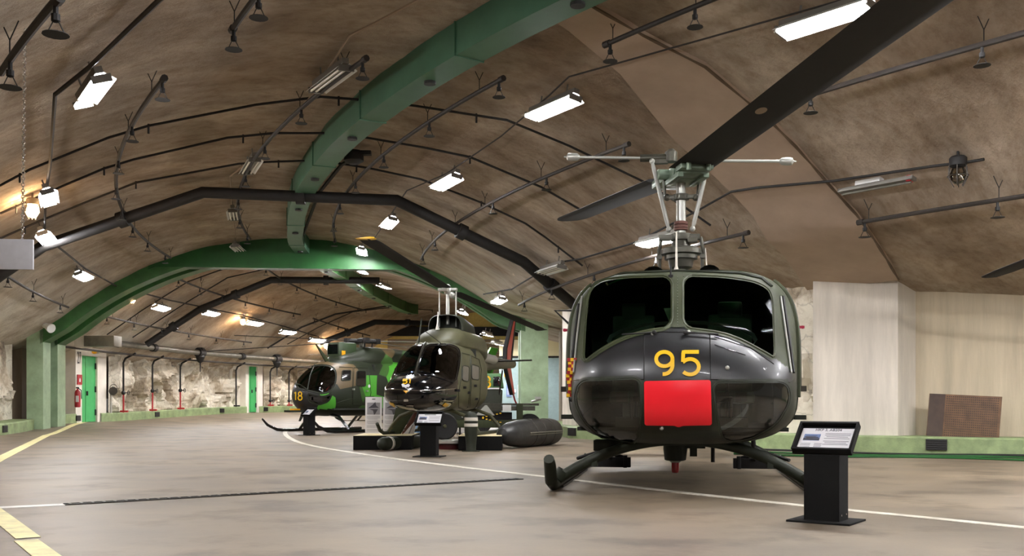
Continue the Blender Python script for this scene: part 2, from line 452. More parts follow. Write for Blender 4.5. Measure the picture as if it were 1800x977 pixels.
# vault: sprayed concrete, streaks run round the hoop
def vault_mat():
    m = bpy.data.materials.new('shotcrete'); m.use_nodes = True; nt = m.node_tree; b = nt.nodes['Principled BSDF']; L = nt.links.new
    b.inputs['Roughness'].default_value = .82; b.inputs['Specular IOR Level'].default_value = .3
    uv = nt.nodes.new('ShaderNodeUVMap'); uv.uv_map = 'hoop'
    def tex(scale, sc_, detail=6, rough=.6):
        mp = nt.nodes.new('ShaderNodeMapping'); mp.inputs['Scale'].default_value = sc_; L(uv.outputs[0], mp.inputs[0])
        n = nt.nodes.new('ShaderNodeTexNoise'); n.inputs['Scale'].default_value = scale; n.inputs['Detail'].default_value = detail; n.inputs['Roughness'].default_value = rough
        L(mp.outputs[0], n.inputs['Vector']); return n
    a = tex(1.0, (1.1, .62, 1)); big = tex(.35, (1, .8, 1), 4); c = tex(1.0, (4.6, 3.0, 1), 7, .72)
    r1 = nt.nodes.new('ShaderNodeValToRGB'); e = r1.color_ramp.elements
    e[0].position = .28; e[0].color = lin((146, 132, 117)); e[1].position = .68; e[1].color = lin((203, 189, 172))
    L(a.outputs['Fac'], r1.inputs[0])
    r2 = nt.nodes.new('ShaderNodeValToRGB'); e = r2.color_ramp.elements
    e[0].position = .33; e[0].color = lin((204, 190, 176)); e[1].position = .62; e[1].color = lin((255, 252, 248)); L(big.outputs['Fac'], r2.inputs[0])
    r3 = nt.nodes.new('ShaderNodeValToRGB'); e = r3.color_ramp.elements
    e[0].position = .3; e[0].color = lin((214, 206, 198)); e[1].position = .55; e[1].color = (1, 1, 1, 1); L(c.outputs['Fac'], r3.inputs[0])
    def mul(x, y):
        k = nt.nodes.new('ShaderNodeMix'); k.data_type = 'RGBA'; k.blend_type = 'MULTIPLY'; k.inputs[0].default_value = 1.0
        L(x, k.inputs[6]); L(y, k.inputs[7]); return k.outputs[2]
    # patchy paler tone low on the vault flanks
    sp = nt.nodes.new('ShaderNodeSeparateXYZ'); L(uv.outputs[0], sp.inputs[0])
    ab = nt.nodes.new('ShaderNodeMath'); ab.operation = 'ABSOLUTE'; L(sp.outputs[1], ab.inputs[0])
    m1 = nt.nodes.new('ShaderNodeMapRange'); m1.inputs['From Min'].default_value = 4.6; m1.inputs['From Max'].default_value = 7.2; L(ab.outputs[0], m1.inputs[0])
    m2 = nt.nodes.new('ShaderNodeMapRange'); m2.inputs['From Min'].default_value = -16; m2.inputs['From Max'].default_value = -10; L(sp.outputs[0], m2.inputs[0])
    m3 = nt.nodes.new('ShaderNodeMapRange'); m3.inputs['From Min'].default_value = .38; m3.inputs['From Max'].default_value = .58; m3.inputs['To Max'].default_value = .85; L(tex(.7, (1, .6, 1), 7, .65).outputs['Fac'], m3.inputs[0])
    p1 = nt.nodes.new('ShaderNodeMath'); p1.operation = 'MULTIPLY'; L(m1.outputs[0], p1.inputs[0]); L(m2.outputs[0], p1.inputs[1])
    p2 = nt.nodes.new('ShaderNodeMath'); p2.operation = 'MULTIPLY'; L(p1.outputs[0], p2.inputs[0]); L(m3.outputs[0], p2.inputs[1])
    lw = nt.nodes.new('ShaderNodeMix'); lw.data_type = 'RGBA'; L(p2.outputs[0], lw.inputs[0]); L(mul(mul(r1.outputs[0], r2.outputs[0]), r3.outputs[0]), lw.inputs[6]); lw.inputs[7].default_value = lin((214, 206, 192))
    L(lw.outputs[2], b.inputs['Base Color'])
    bp = nt.nodes.new('ShaderNodeBump'); bp.inputs['Strength'].default_value = .7; bp.inputs['Distance'].default_value = .09
    ad = nt.nodes.new('ShaderNodeMath'); ad.operation = 'ADD'; L(a.outputs['Fac'], ad.inputs[0]); L(c.outputs['Fac'], ad.inputs[1]); L(ad.outputs[0], bp.inputs['Height']); L(bp.outputs[0], b.inputs['Normal'])
    MATS['shotcrete'] = m
vault_mat()
def floor_mat():
    m = bpy.data.materials.new('floor_concrete'); m.use_nodes = True; nt = m.node_tree; b = nt.nodes['Principled BSDF']; L = nt.links.new
    tc = nt.nodes.new('ShaderNodeTexCoord')
    def tex(scale, sc_=(1, 1, 1), detail=6):
        mp = nt.nodes.new('ShaderNodeMapping'); mp.inputs['Scale'].default_value = sc_; mp.inputs['Rotation'].default_value = (0, 0, .35); L(tc.outputs['Object'], mp.inputs[0])
        n = nt.nodes.new('ShaderNodeTexNoise'); n.inputs['Scale'].default_value = scale; n.inputs['Detail'].default_value = detail; n.inputs['Roughness'].default_value = .6; L(mp.outputs[0], n.inputs['Vector']); return n
    a = tex(.45, (1, 1.6, 1)); s = tex(1.1, (1, 1, 1), 8); g = tex(30, (1, 1, 1), 3)
    r1 = nt.nodes.new('ShaderNodeValToRGB'); e = r1.color_ramp.elements; e[0].position = .33; e[0].color = lin((98, 86, 71)); e[1].position = .66; e[1].color = lin((132, 117, 97)); L(a.outputs['Fac'], r1.inputs[0])
    r2 = nt.nodes.new('ShaderNodeValToRGB'); e = r2.color_ramp.elements; e[0].position = .36; e[0].color = lin((196, 193, 190)); e[1].position = .5; e[1].color = (1, 1, 1, 1); L(s.outputs['Fac'], r2.inputs[0])
    k = nt.nodes.new('ShaderNodeMix'); k.data_type = 'RGBA'; k.blend_type = 'MULTIPLY'; k.inputs[0].default_value = 1.0; L(r1.outputs[0], k.inputs[6]); L(r2.outputs[0], k.inputs[7]); L(k.outputs[2], b.inputs['Base Color'])
    rr = nt.nodes.new('ShaderNodeMapRange'); rr.inputs['To Min'].default_value = .42; rr.inputs['To Max'].default_value = .62; L(a.outputs['Fac'], rr.inputs[0]); L(rr.outputs[0], b.inputs['Roughness'])
    bp = nt.nodes.new('ShaderNodeBump'); bp.inputs['Strength'].default_value = .12; bp.inputs['Distance'].default_value = .01; L(g.outputs['Fac'], bp.inputs['Height']); L(bp.outputs[0], b.inputs['Normal'])
    MATS['floor_concrete'] = m
floor_mat()
def rock_mat():
    m = bpy.data.materials.new('rock'); m.use_nodes = True; nt = m.node_tree; b = nt.nodes['Principled BSDF']; L = nt.links.new
    b.inputs['Roughness'].default_value = .85
    tc = nt.nodes.new('ShaderNodeTexCoord')
    n = nt.nodes.new('ShaderNodeTexNoise'); n.inputs['Scale'].default_value = .9; n.inputs['Detail'].default_value = 9; n.inputs['Roughness'].default_value = .68; L(tc.outputs['Object'], n.inputs['Vector'])
    r = nt.nodes.new('ShaderNodeValToRGB'); e = r.color_ramp.elements; e[0].position = .32; e[0].color = lin((104, 90, 74)); e[1].position = .56; e[1].color = lin((212, 204, 186))
    q = r.color_ramp.elements.new(.44); q.color = lin((172, 158, 136)); L(n.outputs['Fac'], r.inputs[0])
    vo = nt.nodes.new('ShaderNodeTexVoronoi'); vo.feature = 'DISTANCE_TO_EDGE'; vo.inputs['Scale'].default_value = 1.5
    n3 = nt.nodes.new('ShaderNodeTexNoise'); n3.inputs['Scale'].default_value = 1.6; n3.inputs['Detail'].default_value = 6; L(tc.outputs['Object'], n3.inputs['Vector'])
    ad = nt.nodes.new('ShaderNodeMix'); ad.data_type = 'RGBA'; ad.blend_type = 'LINEAR_LIGHT'; ad.inputs[0].default_value = .45; L(tc.outputs['Object'], ad.inputs[6]); L(n3.outputs['Color'], ad.inputs[7]); L(ad.outputs[2], vo.inputs['Vector'])
    cr = nt.nodes.new('ShaderNodeValToRGB'); ce = cr.color_ramp.elements; ce[0].position = .0; ce[0].color = lin((62, 50, 40)); ce[1].position = .035; ce[1].color = (1, 1, 1, 1); L(vo.outputs['Distance'], cr.inputs[0])
    mk = nt.nodes.new('ShaderNodeMix'); mk.data_type = 'RGBA'; mk.blend_type = 'MULTIPLY'; mk.inputs[0].default_value = .32; L(r.outputs[0], mk.inputs[6]); L(cr.outputs[0], mk.inputs[7]); L(mk.outputs[2], b.inputs['Base Color'])
    n2 = nt.nodes.new('ShaderNodeTexNoise'); n2.inputs['Scale'].default_value = 5; n2.inputs['Detail'].default_value = 8; L(tc.outputs['Object'], n2.inputs['Vector'])
    bp = nt.nodes.new('ShaderNodeBump'); bp.inputs['Strength'].default_value = .6; bp.inputs['Distance'].default_value = .08; L(n2.outputs['Fac'], bp.inputs['Height']); L(bp.outputs[0], b.inputs['Normal'])
    MATS['rock'] = m
rock_mat()

# ------------------------------------------------------------------ shell: floor, vault, walls
def wleft(phi): return 8.75 + 7 * sstep((-.33 - phi) / .28)
PH0, PH1 = -1.45, .86
mb = MB(); rows = []
nphi, nw = 150, 40
for i in range(nphi + 1):
    ph = PH0 - .05 + (PH1 + .1 - PH0) * i / nphi; r = []
    for j in range(nw + 1):
        w = -15 + 32 * j / nw; x, y = ring(w, ph); r.append(V((x, y, fz(x, y))))
    rows.append(r)
mb.grid(rows)
tag(mb.build('floor', 'floor_concrete'), 'worn beige concrete hangar floor with stains', 'floor', kind='structure')
mb = MB(); rows = []; UV = []
nphi, nw = 420, 110
for i in range(nphi + 1):
    ph = PH0 + (PH1 - PH0) * i / nphi; r = []
    for j in range(nw + 1):
        w = -13 + 29.5 * j / nw; p = vpt(w, ph)
        d = noise.noise(V((p.x * .55, p.y * .55, p.z * .55))) * .06 + noise.noise(V((p.x * 1.7, p.y * 1.7, 3))) * .03
        a = min(1, abs(w) / RP); nrm = V((-math.cos(ph) * math.copysign(a, w) * .0, 0, 1))
        r.append(p + V((0, 0, abs(d))))
        UV.append((ph * 36.0, w))
    rows.append(r)
mb.grid(rows)
def build_uv(mb, name, m, uvs):
    o = mb.build(name, m, fix=False); return o
me = bpy.data.meshes.new('ceiling'); me.from_pydata(mb.v, [], mb.f)
uvl = me.uv_layers.new(name='hoop')
for lp in me.loops: uvl.data[lp.index].uv = UV[lp.vertex_index]
for p in me.polygons: p.use_smooth = True
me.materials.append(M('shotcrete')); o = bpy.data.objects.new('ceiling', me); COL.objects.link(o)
tag(o, 'arched brown shotcrete vault of the hangar', 'ceiling', kind='structure')

def wall_strip(name, pts, m, label, ztop=None, zbot=-.1, nz=1, parent=None, thick=.25):
    """vertical wall slab along floor points (x, y); its top tucks into the vault"""
    mb = MB(); pts = [V((p[0], p[1])) for p in pts]
    def top(p):
        return (vz(inv(p.x, p.y)[0]) + .35) if ztop is None else ztop
    nn = []
    for i in range(len(pts)):
        a = pts[max(i - 1, 0)]; b = pts[min(i + 1, len(pts) - 1)]; d = (b - a).normalized(); nn.append(V((-d.y, d.x)))
    fr = [[V((p.x, p.y, zbot)) for p in pts], [V((p.x, p.y, top(p))) for p in pts]]
    bk = [[V((p.x + n.x * thick, p.y + n.y * thick, q.z)) for p, n, q in zip(pts, nn, r)] for r in fr]
    n = len(pts); vs = fr[0] + fr[1] + bk[0] + bk[1]; fs = []
    for i in range(n - 1):
        fs += [(i, i + 1, n + i + 1, n + i), (2 * n + i, 3 * n + i, 3 * n + i + 1, 2 * n + i + 1), (n + i, n + i + 1, 3 * n + i + 1, 3 * n + i), (i, 2 * n + i, 2 * n + i + 1, i + 1)]
    fs += [(0, n, 3 * n, 2 * n), (n - 1, 3 * n - 1, 4 * n - 1, 2 * n - 1)]
    mb.add(vs, fs); o = mb.build(name, m, parent, ang=25)
    if label: tag(o, label, 'wall', kind='structure')
    return o
def arcline(w, a, b, n): return [ring(w(a + (b - a) * i / n) if callable(w) else w, a + (b - a) * i / n) for i in range(n + 1)]
LW = 8.75; FP0 = LW - .5; AP, AWL, AWR = -.0685, 7.75, -7.55
ph = {k: phi_of(k, LW) for k in (0, 15, 33, 48, 53, 108, 133, 187, 400, 432, 437, 452, 462)}

def rockwall(name, pa, pb, w, z0, ztop, amp, label, seed=0, facing=-1, cell=1.1):
    ln = abs(pb - pa) * (RC + w); na = max(12, int(ln / .1)); nz = 40; rows = []; vals = {}
    for i in range(na + 1):
        p = pa + (pb - pa) * i / na; r = []
        for k in range(nz + 1):
            x, y = ring(w, p); zt = (vz(w) + .3) if ztop is None else ztop; z = z0 + (zt - z0) * k / nz
            q = V((p * (RC + w) / cell + seed, z / cell * .8, seed * 3.1)); q += noise.noise_vector(q * .7) * .4
            ds, ps = noise.voronoi(q); c = ps[0]; g = noise.noise_vector(c * 3.7 + V((seed, 1, 2))) * 1.6
            d = (q - c).dot(g) * amp + noise.noise(c * 5.1) * amp * .6 + noise.noise(q * 3) * amp * .25
            q2 = q * 2.7; ds, ps = noise.voronoi(q2); g2 = noise.noise_vector(ps[0] * 2.9) * 1.2; d += (q2 - ps[0]).dot(g2) * amp * .3
            e = min(1, i / 3, (na - i) / 3); ww = w + facing * (d * e + amp * .2); ww = max(ww, 8.32 if z < .9 else 8.0) if facing < 0 else ww; x, y = ring(ww, p); r.append(V((x, y, z)))
        rows.append(r)
    mb = MB(); mb.grid(rows); o = mb.build(name, 'rock', ang=22); tag(o, label, 'wall', kind='structure'); return o
# left: near rock bulge, dark recess, concrete, doors, rock faces
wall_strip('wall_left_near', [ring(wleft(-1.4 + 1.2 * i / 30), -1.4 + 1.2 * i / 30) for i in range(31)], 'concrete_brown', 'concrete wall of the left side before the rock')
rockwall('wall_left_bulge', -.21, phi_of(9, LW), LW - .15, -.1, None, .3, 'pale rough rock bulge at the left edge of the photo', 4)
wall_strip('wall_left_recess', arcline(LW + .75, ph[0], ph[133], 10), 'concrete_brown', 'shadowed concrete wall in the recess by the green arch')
mbp = MB()
a0, a1 = phi_of(33, LW), phi_of(46, LW)
p4 = [ring(LW - .1, a0), ring(LW - .1, a1), ring(LW + .8, a1), ring(LW + .8, a0)]
mbp.hull([V((x, y, 0)) for x, y in p4], [V((x, y, 3.0)) for x, y in p4])
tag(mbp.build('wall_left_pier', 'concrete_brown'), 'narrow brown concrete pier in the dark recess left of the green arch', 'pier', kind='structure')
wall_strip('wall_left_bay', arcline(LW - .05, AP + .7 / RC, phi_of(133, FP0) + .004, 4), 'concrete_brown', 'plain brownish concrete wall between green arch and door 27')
rockwall('wall_left_rock', ph[187] - .003, ph[400] + .01, LW, -.1, None, .75, 'pale fractured rock face between the two green doors', 1)
wall_strip('wall_left_smooth', arcline(LW - .15, ph[400], ph[432] + .004, 6), 'white_paint', 'smooth white wall left of the far green door')
rockwall('wall_left_far', ph[462] - .003, PH1 - .05, LW, -.1, None, .7, 'pale rock face behind the camouflage helicopter', 7)
# doors set in white blocks
def doorblock(n, pa, pb, da, db, ztop, dtop, label, dlabel):
    r = thing('door_%d' % n, dlabel, 'door', kind='structure')
    mb = MB()
    z0 = -.1
    def slab(a, b, wa, wb, za, zb):
        q = [ring(wa, a), ring(wa, b), ring(wb, b), ring(wb, a)]; mb.hull([V((x, y, za)) for x, y in q], [V((x, y, zb)) for x, y in q])
    slab(pa, da, LW - .5, LW + .4, z0, ztop); slab(db, pb, LW - .5, LW + .4, z0, ztop); slab(da, db, LW - .5, LW + .4, dtop, ztop)
    mb.build('door_frame', 'white_paint', r, smooth=False)
    fl = fz(*ring(LW, (da + db) / 2))
    mb = MB(); k = da + (db - da) * .36
    for a, b in ((da, k - .0004), (k + .0004, db)):
        q = [ring(LW - .42, a), ring(LW - .42, b), ring(LW - .36, b), ring(LW - .36, a)]; mb.hull([V((x, y, fl + .01)) for x, y in q], [V((x, y, dtop)) for x, y in q])
    lf = mb.build('door_leaf', 'door_paint', r, smooth=False)
    mb = MB(); 
    for zz in (fl + .35, (fl + dtop) / 2, dtop - .35):
        x, y = ring(LW - .44, db - .001); mb.box((x, y, zz), (.05, .05, .22))
    build_each(mb, 'hinge', 'vent_dark', lf)
    mb = MB(); x, y = ring(LW - .45, k + .002); mb.box((x, y, fl + 1.05), (.05, .06, .16)); mb.build('door_handle', 'vent_dark', lf)
    return r
FP = LW - .5
dr1 = doorblock(1, phi_of(133, FP), phi_of(187, FP), phi_of(144, FP), phi_of(171.5, FP), 2.95, 2.62, '', 'green double door marked 27 in a white surround')
dr2 = doorblock(2, phi_of(432, FP), phi_of(462, FP), phi_of(437.5, FP), phi_of(452.5, FP), 3.0, 2.72, '', 'far narrow green door in a white surround')
# numerals beside the near door
pa = phi_of(138.7, FP); x, y = ring(FP - .012, pa); nrm = V((math.cos(pa), -math.sin(pa), 0)); tx = V((math.sin(pa), math.cos(pa), 0))
text_mesh('wall_number', '27', .62, frame((x, y, 2.5), tx * .5, V((0, 0, 1)), nrm), 'print_dark', dr1)

# right walls: inner ring wall, pilaster, recess
RK = [(1.02, 33.5), (1.1, 30.0), (1.48, 25.5), (3.1, 22.6), (5.2, 19.9), (5.77, 19.25), (7.2, 18.15), (8.8, 17.15), (10.6, 16.1), (14, 14.4), (20, 12.4)]
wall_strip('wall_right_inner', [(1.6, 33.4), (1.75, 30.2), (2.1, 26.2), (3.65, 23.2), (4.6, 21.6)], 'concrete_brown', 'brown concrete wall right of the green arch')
mb = MB(); 
rw = []
for i in range(40):
    t = i / 39; a = V((4.0, 22.4)).lerp(V((6.3, 19.6)), t); r = []
    for k in range(30):
        z = -.05 + 3.6 * k / 29; q = V((t * 4.2, z * 1.1, 5.0)); ds, ps = noise.voronoi(q + noise.noise_vector(q) * .4); g = noise.noise_vector(ps[0] * 3.3) * 1.5
        d = (q - ps[0]).dot(g) * .3 + noise.noise(ps[0] * 5) * .2 + noise.noise(q * 3) * .06
        r.append(V((a.x - .6 * d, a.y - .75 * d, z)))
    rw.append(r)
mb.grid(rw); tag(mb.build('wall_right_rock', 'rock', ang=22), 'pale rough rock between the front helicopter and the white pilaster', 'wall', kind='structure')
mb = MB()
for (x0, y0, x1, y1) in ((1.42, 27.6, 1.72, 26.3),):
    d = V((x1 - x0, y1 - y0)).normalized(); n = V((d.y * -1, d.x)) * -1
    q = [V((x0, y0)), V((x1, y1)), V((x1, y1)) + V((.9, .35)), V((x0, y0)) + V((.9, .35))]
    mb.hull([V((p.x, p.y, .0)) for p in q], [V((p.x, p.y, 3.5)) for p in q])
tag(mb.build('wall_right_pier', 'concrete_pale'), 'pale concrete pier between the green arch and the front helicopter', 'pier', kind='structure')
PA, PB, PC = V((5.95, 19.35)), V((7.3, 18.52)), V((7.78, 18.85))
mb = MB(); q = [PA, PB, PC, V((6.5, 20.6))]
mb.hull([V((p.x, p.y, .05)) for p in q], [V((p.x, p.y, 3.45)) for p in q])
tag(mb.build('wall_right_pilaster', 'concrete_pale', smooth=False), 'broad white board-marked concrete pilaster', 'pilaster', kind='structure')
wall_strip('wall_right_recess', [(7.7, 18.88), (9.35, 17.95), (11.4, 16.7), (14.6, 15.0), (21, 12.9)], 'concrete_recess', 'cream recessed wall behind the leaning brown board')
# smooth shotcrete rib dropping onto the pilaster
RA = [(840, -60), (920, 0), (1000, 55), (1090, 130), (1181, 243), (1246, 301), (1282, 335), (1325, 381), (1347, 421), (1380, 452), (1420, 512)]
RB = [(930, -50), (1030, 5), (1130, 62), (1240, 118), (1351, 210), (1399, 258), (1463, 331), (1506, 378), (1536, 420), (1558, 455), (1580, 492)]
def dens(P, k=5):
    out = []
    for a, b in zip(P[:-1], P[1:]): out += [(a[0] + (b[0] - a[0]) * t / k, a[1] + (b[1] - a[1]) * t / k) for t in range(k)]
    return out + [P[-1]]
mb = MB(); rows = []
for a, b in zip(dens(RA), dens(RB)):
    A, B = vhit(*a, .06), vhit(*b, .06); up = V((0, 0, .35))
    rows.append([A + up] + [A.lerp(B, t / 6) - V((0, 0, 0 if t in (0, 6) else .0)) for t in range(7)] + [B + up])
mb.grid(rows); rib_edge = [r_[-2] for r_ in rows]; tag(mb.build('ceiling_rib', 'shotcrete_smooth', ang=50), 'smooth plastered band of vault coming down onto the white pilaster', 'vault rib', kind='structure')
mat('stain_brown', (96, 78, 58), .85, var=.3, vscale=3)
mb = MB(); mb.tube([p - V((0, 0, .0)) for p in rib_edge], [.012 + .014 * abs(math.sin(i * .7)) for i in range(len(rib_edge))], 6)
tag(mb.build('trim_5', 'stain_brown'), 'dark joint line along the right edge of the plastered vault band', 'joint', kind='structure')
# end wall with roller shutter
YE = 56.0
mb = MB(); mb.box((-1, YE + .2, 3.4), (34, .4, 7.5)); ew = mb.build('wall_far', 'yellow_wall'); tag(ew, 'end wall of the tunnel with brown roller shutter', 'wall', kind='structure')
mb = MB()
for i in range(30): mb.box((-3.2, YE - .06, .1 + i * .15), (7.8, .1, .13))
tag(mb.build('door_3', 'shutter_brown', smooth=False), 'brown slatted roller shutter at the far end of the tunnel', 'roller shutter', kind='structure')
mb = MB(); mb.box((-3.2, YE - .25, 4.95), (8.6, .5, .5)); tag(mb.build('trim_1', 'black_gap'), 'dark shutter box above the far roller shutter', 'shutter box', kind='structure')
# pale annexe wall right of the shutter
mb = MB(); mb.box((2.2, 46.0, 1.55), (5.6, .3, 3.1)); o = mb.build('wall_back', 'bluegrey_wall'); tag(o, 'pale blue grey wall with posters through the arch', 'wall', kind='structure')
mb = MB(); mb.box((2.2, 45.98, 3.45), (5.6, .3, .8)); mb.build('wall_band', 'cream_wall', o)
mb = MB(); mb.tube([(-.6, 45.75, 3.05), (4.5, 45.75, 3.05)], .04); mb.build('wall_conduit', 'pipe_black', o)
def flatposter(name, label, x0, y0, x1, y1, Y, m, cat, detail=None):
    a = px(x0, y0, Y); b = px(x1, y1, Y); c = (a + b) / 2; r = thing(name, label, cat, TR(c))
    mb = MB(); mb.box((0, 0, 0), (abs(b.x - a.x), .02, abs(a.z - b.z))); mb.build('sheet', m, r)
    if detail:
        mb = MB(); w, h = abs(b.x - a.x), abs(a.z - b.z)
        for k in range(5): mb.box((0, -.013, h * (.1 - .1 * k)), (w * .7, .004, h * .03))
        mb.box((0, -.013, h * .32), (w * .22, .004, h * .16)); mb.build('print', detail, r)
    return r
flatposter('wall_poster', 'white portrait poster with dark emblem on the blue grey wall', 910, 676, 919, 699, 45.82, 'paper', 'poster', 'print_dark')
flatposter('wall_poster', 'pale blue and red poster left of the white portrait poster', 890, 675, 899, 697, 45.82, 'photo_blue', 'poster', 'paper')
flatposter('switch_box', 'small white switch box on the blue grey wall', 903.5, 684, 907, 689.5, 45.8, 'paper', 'switch box')
flatposter('warning_light', 'amber warning lamp high on the blue grey wall', 886, 656, 891, 662, 45.7, 'amber', 'warning lamp')

# kerbs with vents
def kerb(name, pts, m, label, h=.33, depth=.45, side=1):
    mb = MB(); pts = [V((p[0], p[1])) for p in pts]; A = []; rows = []
    for i in range(len(pts)):
        a = pts[max(i - 1, 0)]; b = pts[min(i + 1, len(pts) - 1)]; d = (b - a).normalized(); n = V((-d.y, d.x)) * side; z = fz(pts[i].x, pts[i].y); p = pts[i]; q = p + n * depth
        rows.append([V((p.x, p.y, z - .05)), V((p.x, p.y, z + h - .03)), V((p.x + n.x * .03, p.y + n.y * .03, z + h)), V((q.x, q.y, z + h)), V((q.x, q.y, z - .05))])
    mb.grid(rows); o = mb.build(name, m, ang=25); tag(o, label, 'kerb', kind='structure'); return o
def vents(parent, spots, d, n):
    mb = MB()
    for x, y in spots:
        z = fz(x, y); rot = Matrix.Rotation(math.atan2(d.y, d.x), 3, 'Z'); mb.box(V((x, y, z + .17)), (.36, .03, .2), rot)
        for k in range(5): mb.box(V((x, y, z + .09 + .04 * k)) + V((n.x, n.y, 0)) * .02, (.34, .02, .018), rot)
    mb.build('kerb_vent', 'vent_dark', parent)
for nm, a, b, lab in (('baseboard_left_near', -.6, AP - .8 / RC, 'pale green kerb along the near left wall'), ('baseboard_left_bay', AP + .76 / RC, phi_of(135, 8.2), 'short pale green kerb left of door 27'),
                      ('baseboard_left_rock', phi_of(178, 8.2), phi_of(434, 8.2), 'long pale green kerb below the rock face'), ('baseboard_left_far', phi_of(456, 8.2), .75, 'pale green kerb beyond the far green door')):
    k = kerb(nm, arcline(lambda p: ((8.2 - .4 * sstep((-.07 - p) / .03)) if p > -.3 else wleft(p) - .95), a, b, 24), 'kerb_paint', lab, depth=.75)
    fr = {'baseboard_left_near': [phi_of(8, 7.8)], 'baseboard_left_bay': [phi_of(137, 8.2)], 'baseboard_left_rock': [phi_of(276, 8.2), phi_of(390, 8.2)], 'baseboard_left_far': [phi_of(467, 8.2)]}[nm]
    for p in fr: vents(k, [ring(7.79 if nm == 'baseboard_left_near' else 8.19, p)], V((math.sin(p), math.cos(p))), V((math.cos(p), -math.sin(p))))
rkr = RK[:3]
k1 = kerb('baseboard_right', RK, 'kerb_paint', 'pale green kerb along the right wall', h=.31, depth=.9, side=1)
d = (V(RK[7]) - V(RK[6])).normalized(); n = V((d.y, -d.x))
p = V(RK[6]).lerp(V(RK[7]), .33); vents(k1, [(p.x - .01, p.y - .015)], d, n)
d2 = (V(RK[3]) - V(RK[2])).normalized(); p = V(RK[2]).lerp(V(RK[3]), .05); vents(k1, [(p.x - .01, p.y - .01)], d2, V((d2.y, -d2.x)))

# painted green arch across the tunnel

def archband(name, s0, s1, drop, m, parent, rise=.25, w0=AWR, w1=AWL):
    mb = MB(); rows = []; n = 60
    for i in range(n + 1):
        w = w0 + (w1 - w0) * i / n; r = []
        for s, dz in ((s0, -rise), (s0, drop), (s1, drop), (s1, -rise)):
            x, y = ring(w, AP + s / RC); r.append(V((x, y, vz(w) - dz)))
        rows.append(r)
    mb.grid(rows, closed=True); return mb.build(name, m, parent, ang=30)
arch = thing('trim_2', 'big green painted arch spanning the tunnel with flat-bottomed header', 'arch', kind='structure')
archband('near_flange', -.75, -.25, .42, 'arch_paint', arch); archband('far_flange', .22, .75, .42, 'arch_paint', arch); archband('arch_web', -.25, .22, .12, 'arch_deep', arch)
mb = MB(); rows = []; zb = 5.22; wl = math.sqrt(RP ** 2 - (zb - Z0 + RP) ** 2)
for i in range(41):
    w = -wl - .0 + 2 * wl * i / 40; r = []
    for s, z in ((-.78, vz(w) + .2), (-.78, min(zb, vz(w) - .1)), (-.3, min(zb, vz(w) - .1)), (-.3, vz(w) + .2)):
        x, y = ring(w, AP + s / RC); r.append(V((x, y, z)))
    rows.append(r)
mb.grid(rows, closed=True); mb.build('arch_header', 'arch_deep', arch, ang=30)
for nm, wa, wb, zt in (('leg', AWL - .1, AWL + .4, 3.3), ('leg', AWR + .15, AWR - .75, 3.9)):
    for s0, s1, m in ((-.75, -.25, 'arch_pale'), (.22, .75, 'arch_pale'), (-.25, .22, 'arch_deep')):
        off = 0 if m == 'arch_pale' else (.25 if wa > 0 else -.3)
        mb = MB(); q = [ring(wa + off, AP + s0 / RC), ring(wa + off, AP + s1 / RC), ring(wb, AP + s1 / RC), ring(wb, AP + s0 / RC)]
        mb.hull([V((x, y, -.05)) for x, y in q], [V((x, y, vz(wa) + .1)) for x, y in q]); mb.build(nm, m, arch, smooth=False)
# ------------------------------------------------------------------ crown beam
bw = pchip([-.9, -.667, -.49, -.374, -.222, -.138, .091, .259, .44], [.2, .14, -.1, -.31, -.44, -.35, -.48, .39, 1.85])
def beam(name, a, b, n, m, label, parent=None):
    r = thing(name, label, 'beam', kind='structure'); mb = MB(); rows = []; sj = MB()
    for i in range(n + 1):
        ph_ = a + (b - a) * i / n; w = bw(ph_); row = []
        for dw, dz in ((-.22, -.2), (-.22, .46), (.22, .46), (.22, -.2)):
            x, y = ring(w + dw, ph_); row.append(V((x, y, vz(w) - dz)))
        rows.append(row)
        if i % 6 == 3:
            x, y = ring(w, ph_); sj.box((x, y, vz(w) - .1), (.49, .02, .75), Matrix.Rotation(-ph_, 3, 'Z'))
    mb.grid(rows, closed=True); mb.build('girder', m, r, ang=30); build_each(sj, 'joint_plate', m, r, smooth=False)
    mb = MB()
    for i in range(5, n, 6):
        ph_ = a + (b - a) * i / n; w = bw(ph_); x, y = ring(w, ph_); mb.cyl((x, y, vz(w) - .46), (x, y, vz(w) - .5), .09, n=10)
    build_each(mb, 'bolt_plate', 'vent_dark', r); return r
beam('trim_3', -.86, AP - .02, 48, 'beam_paint', 'long green box girder hung along the crown of the vault')
beam('trim_4', AP + .03, .46, 36, 'arch_paint', 'dark green girder along the crown beyond the arch')

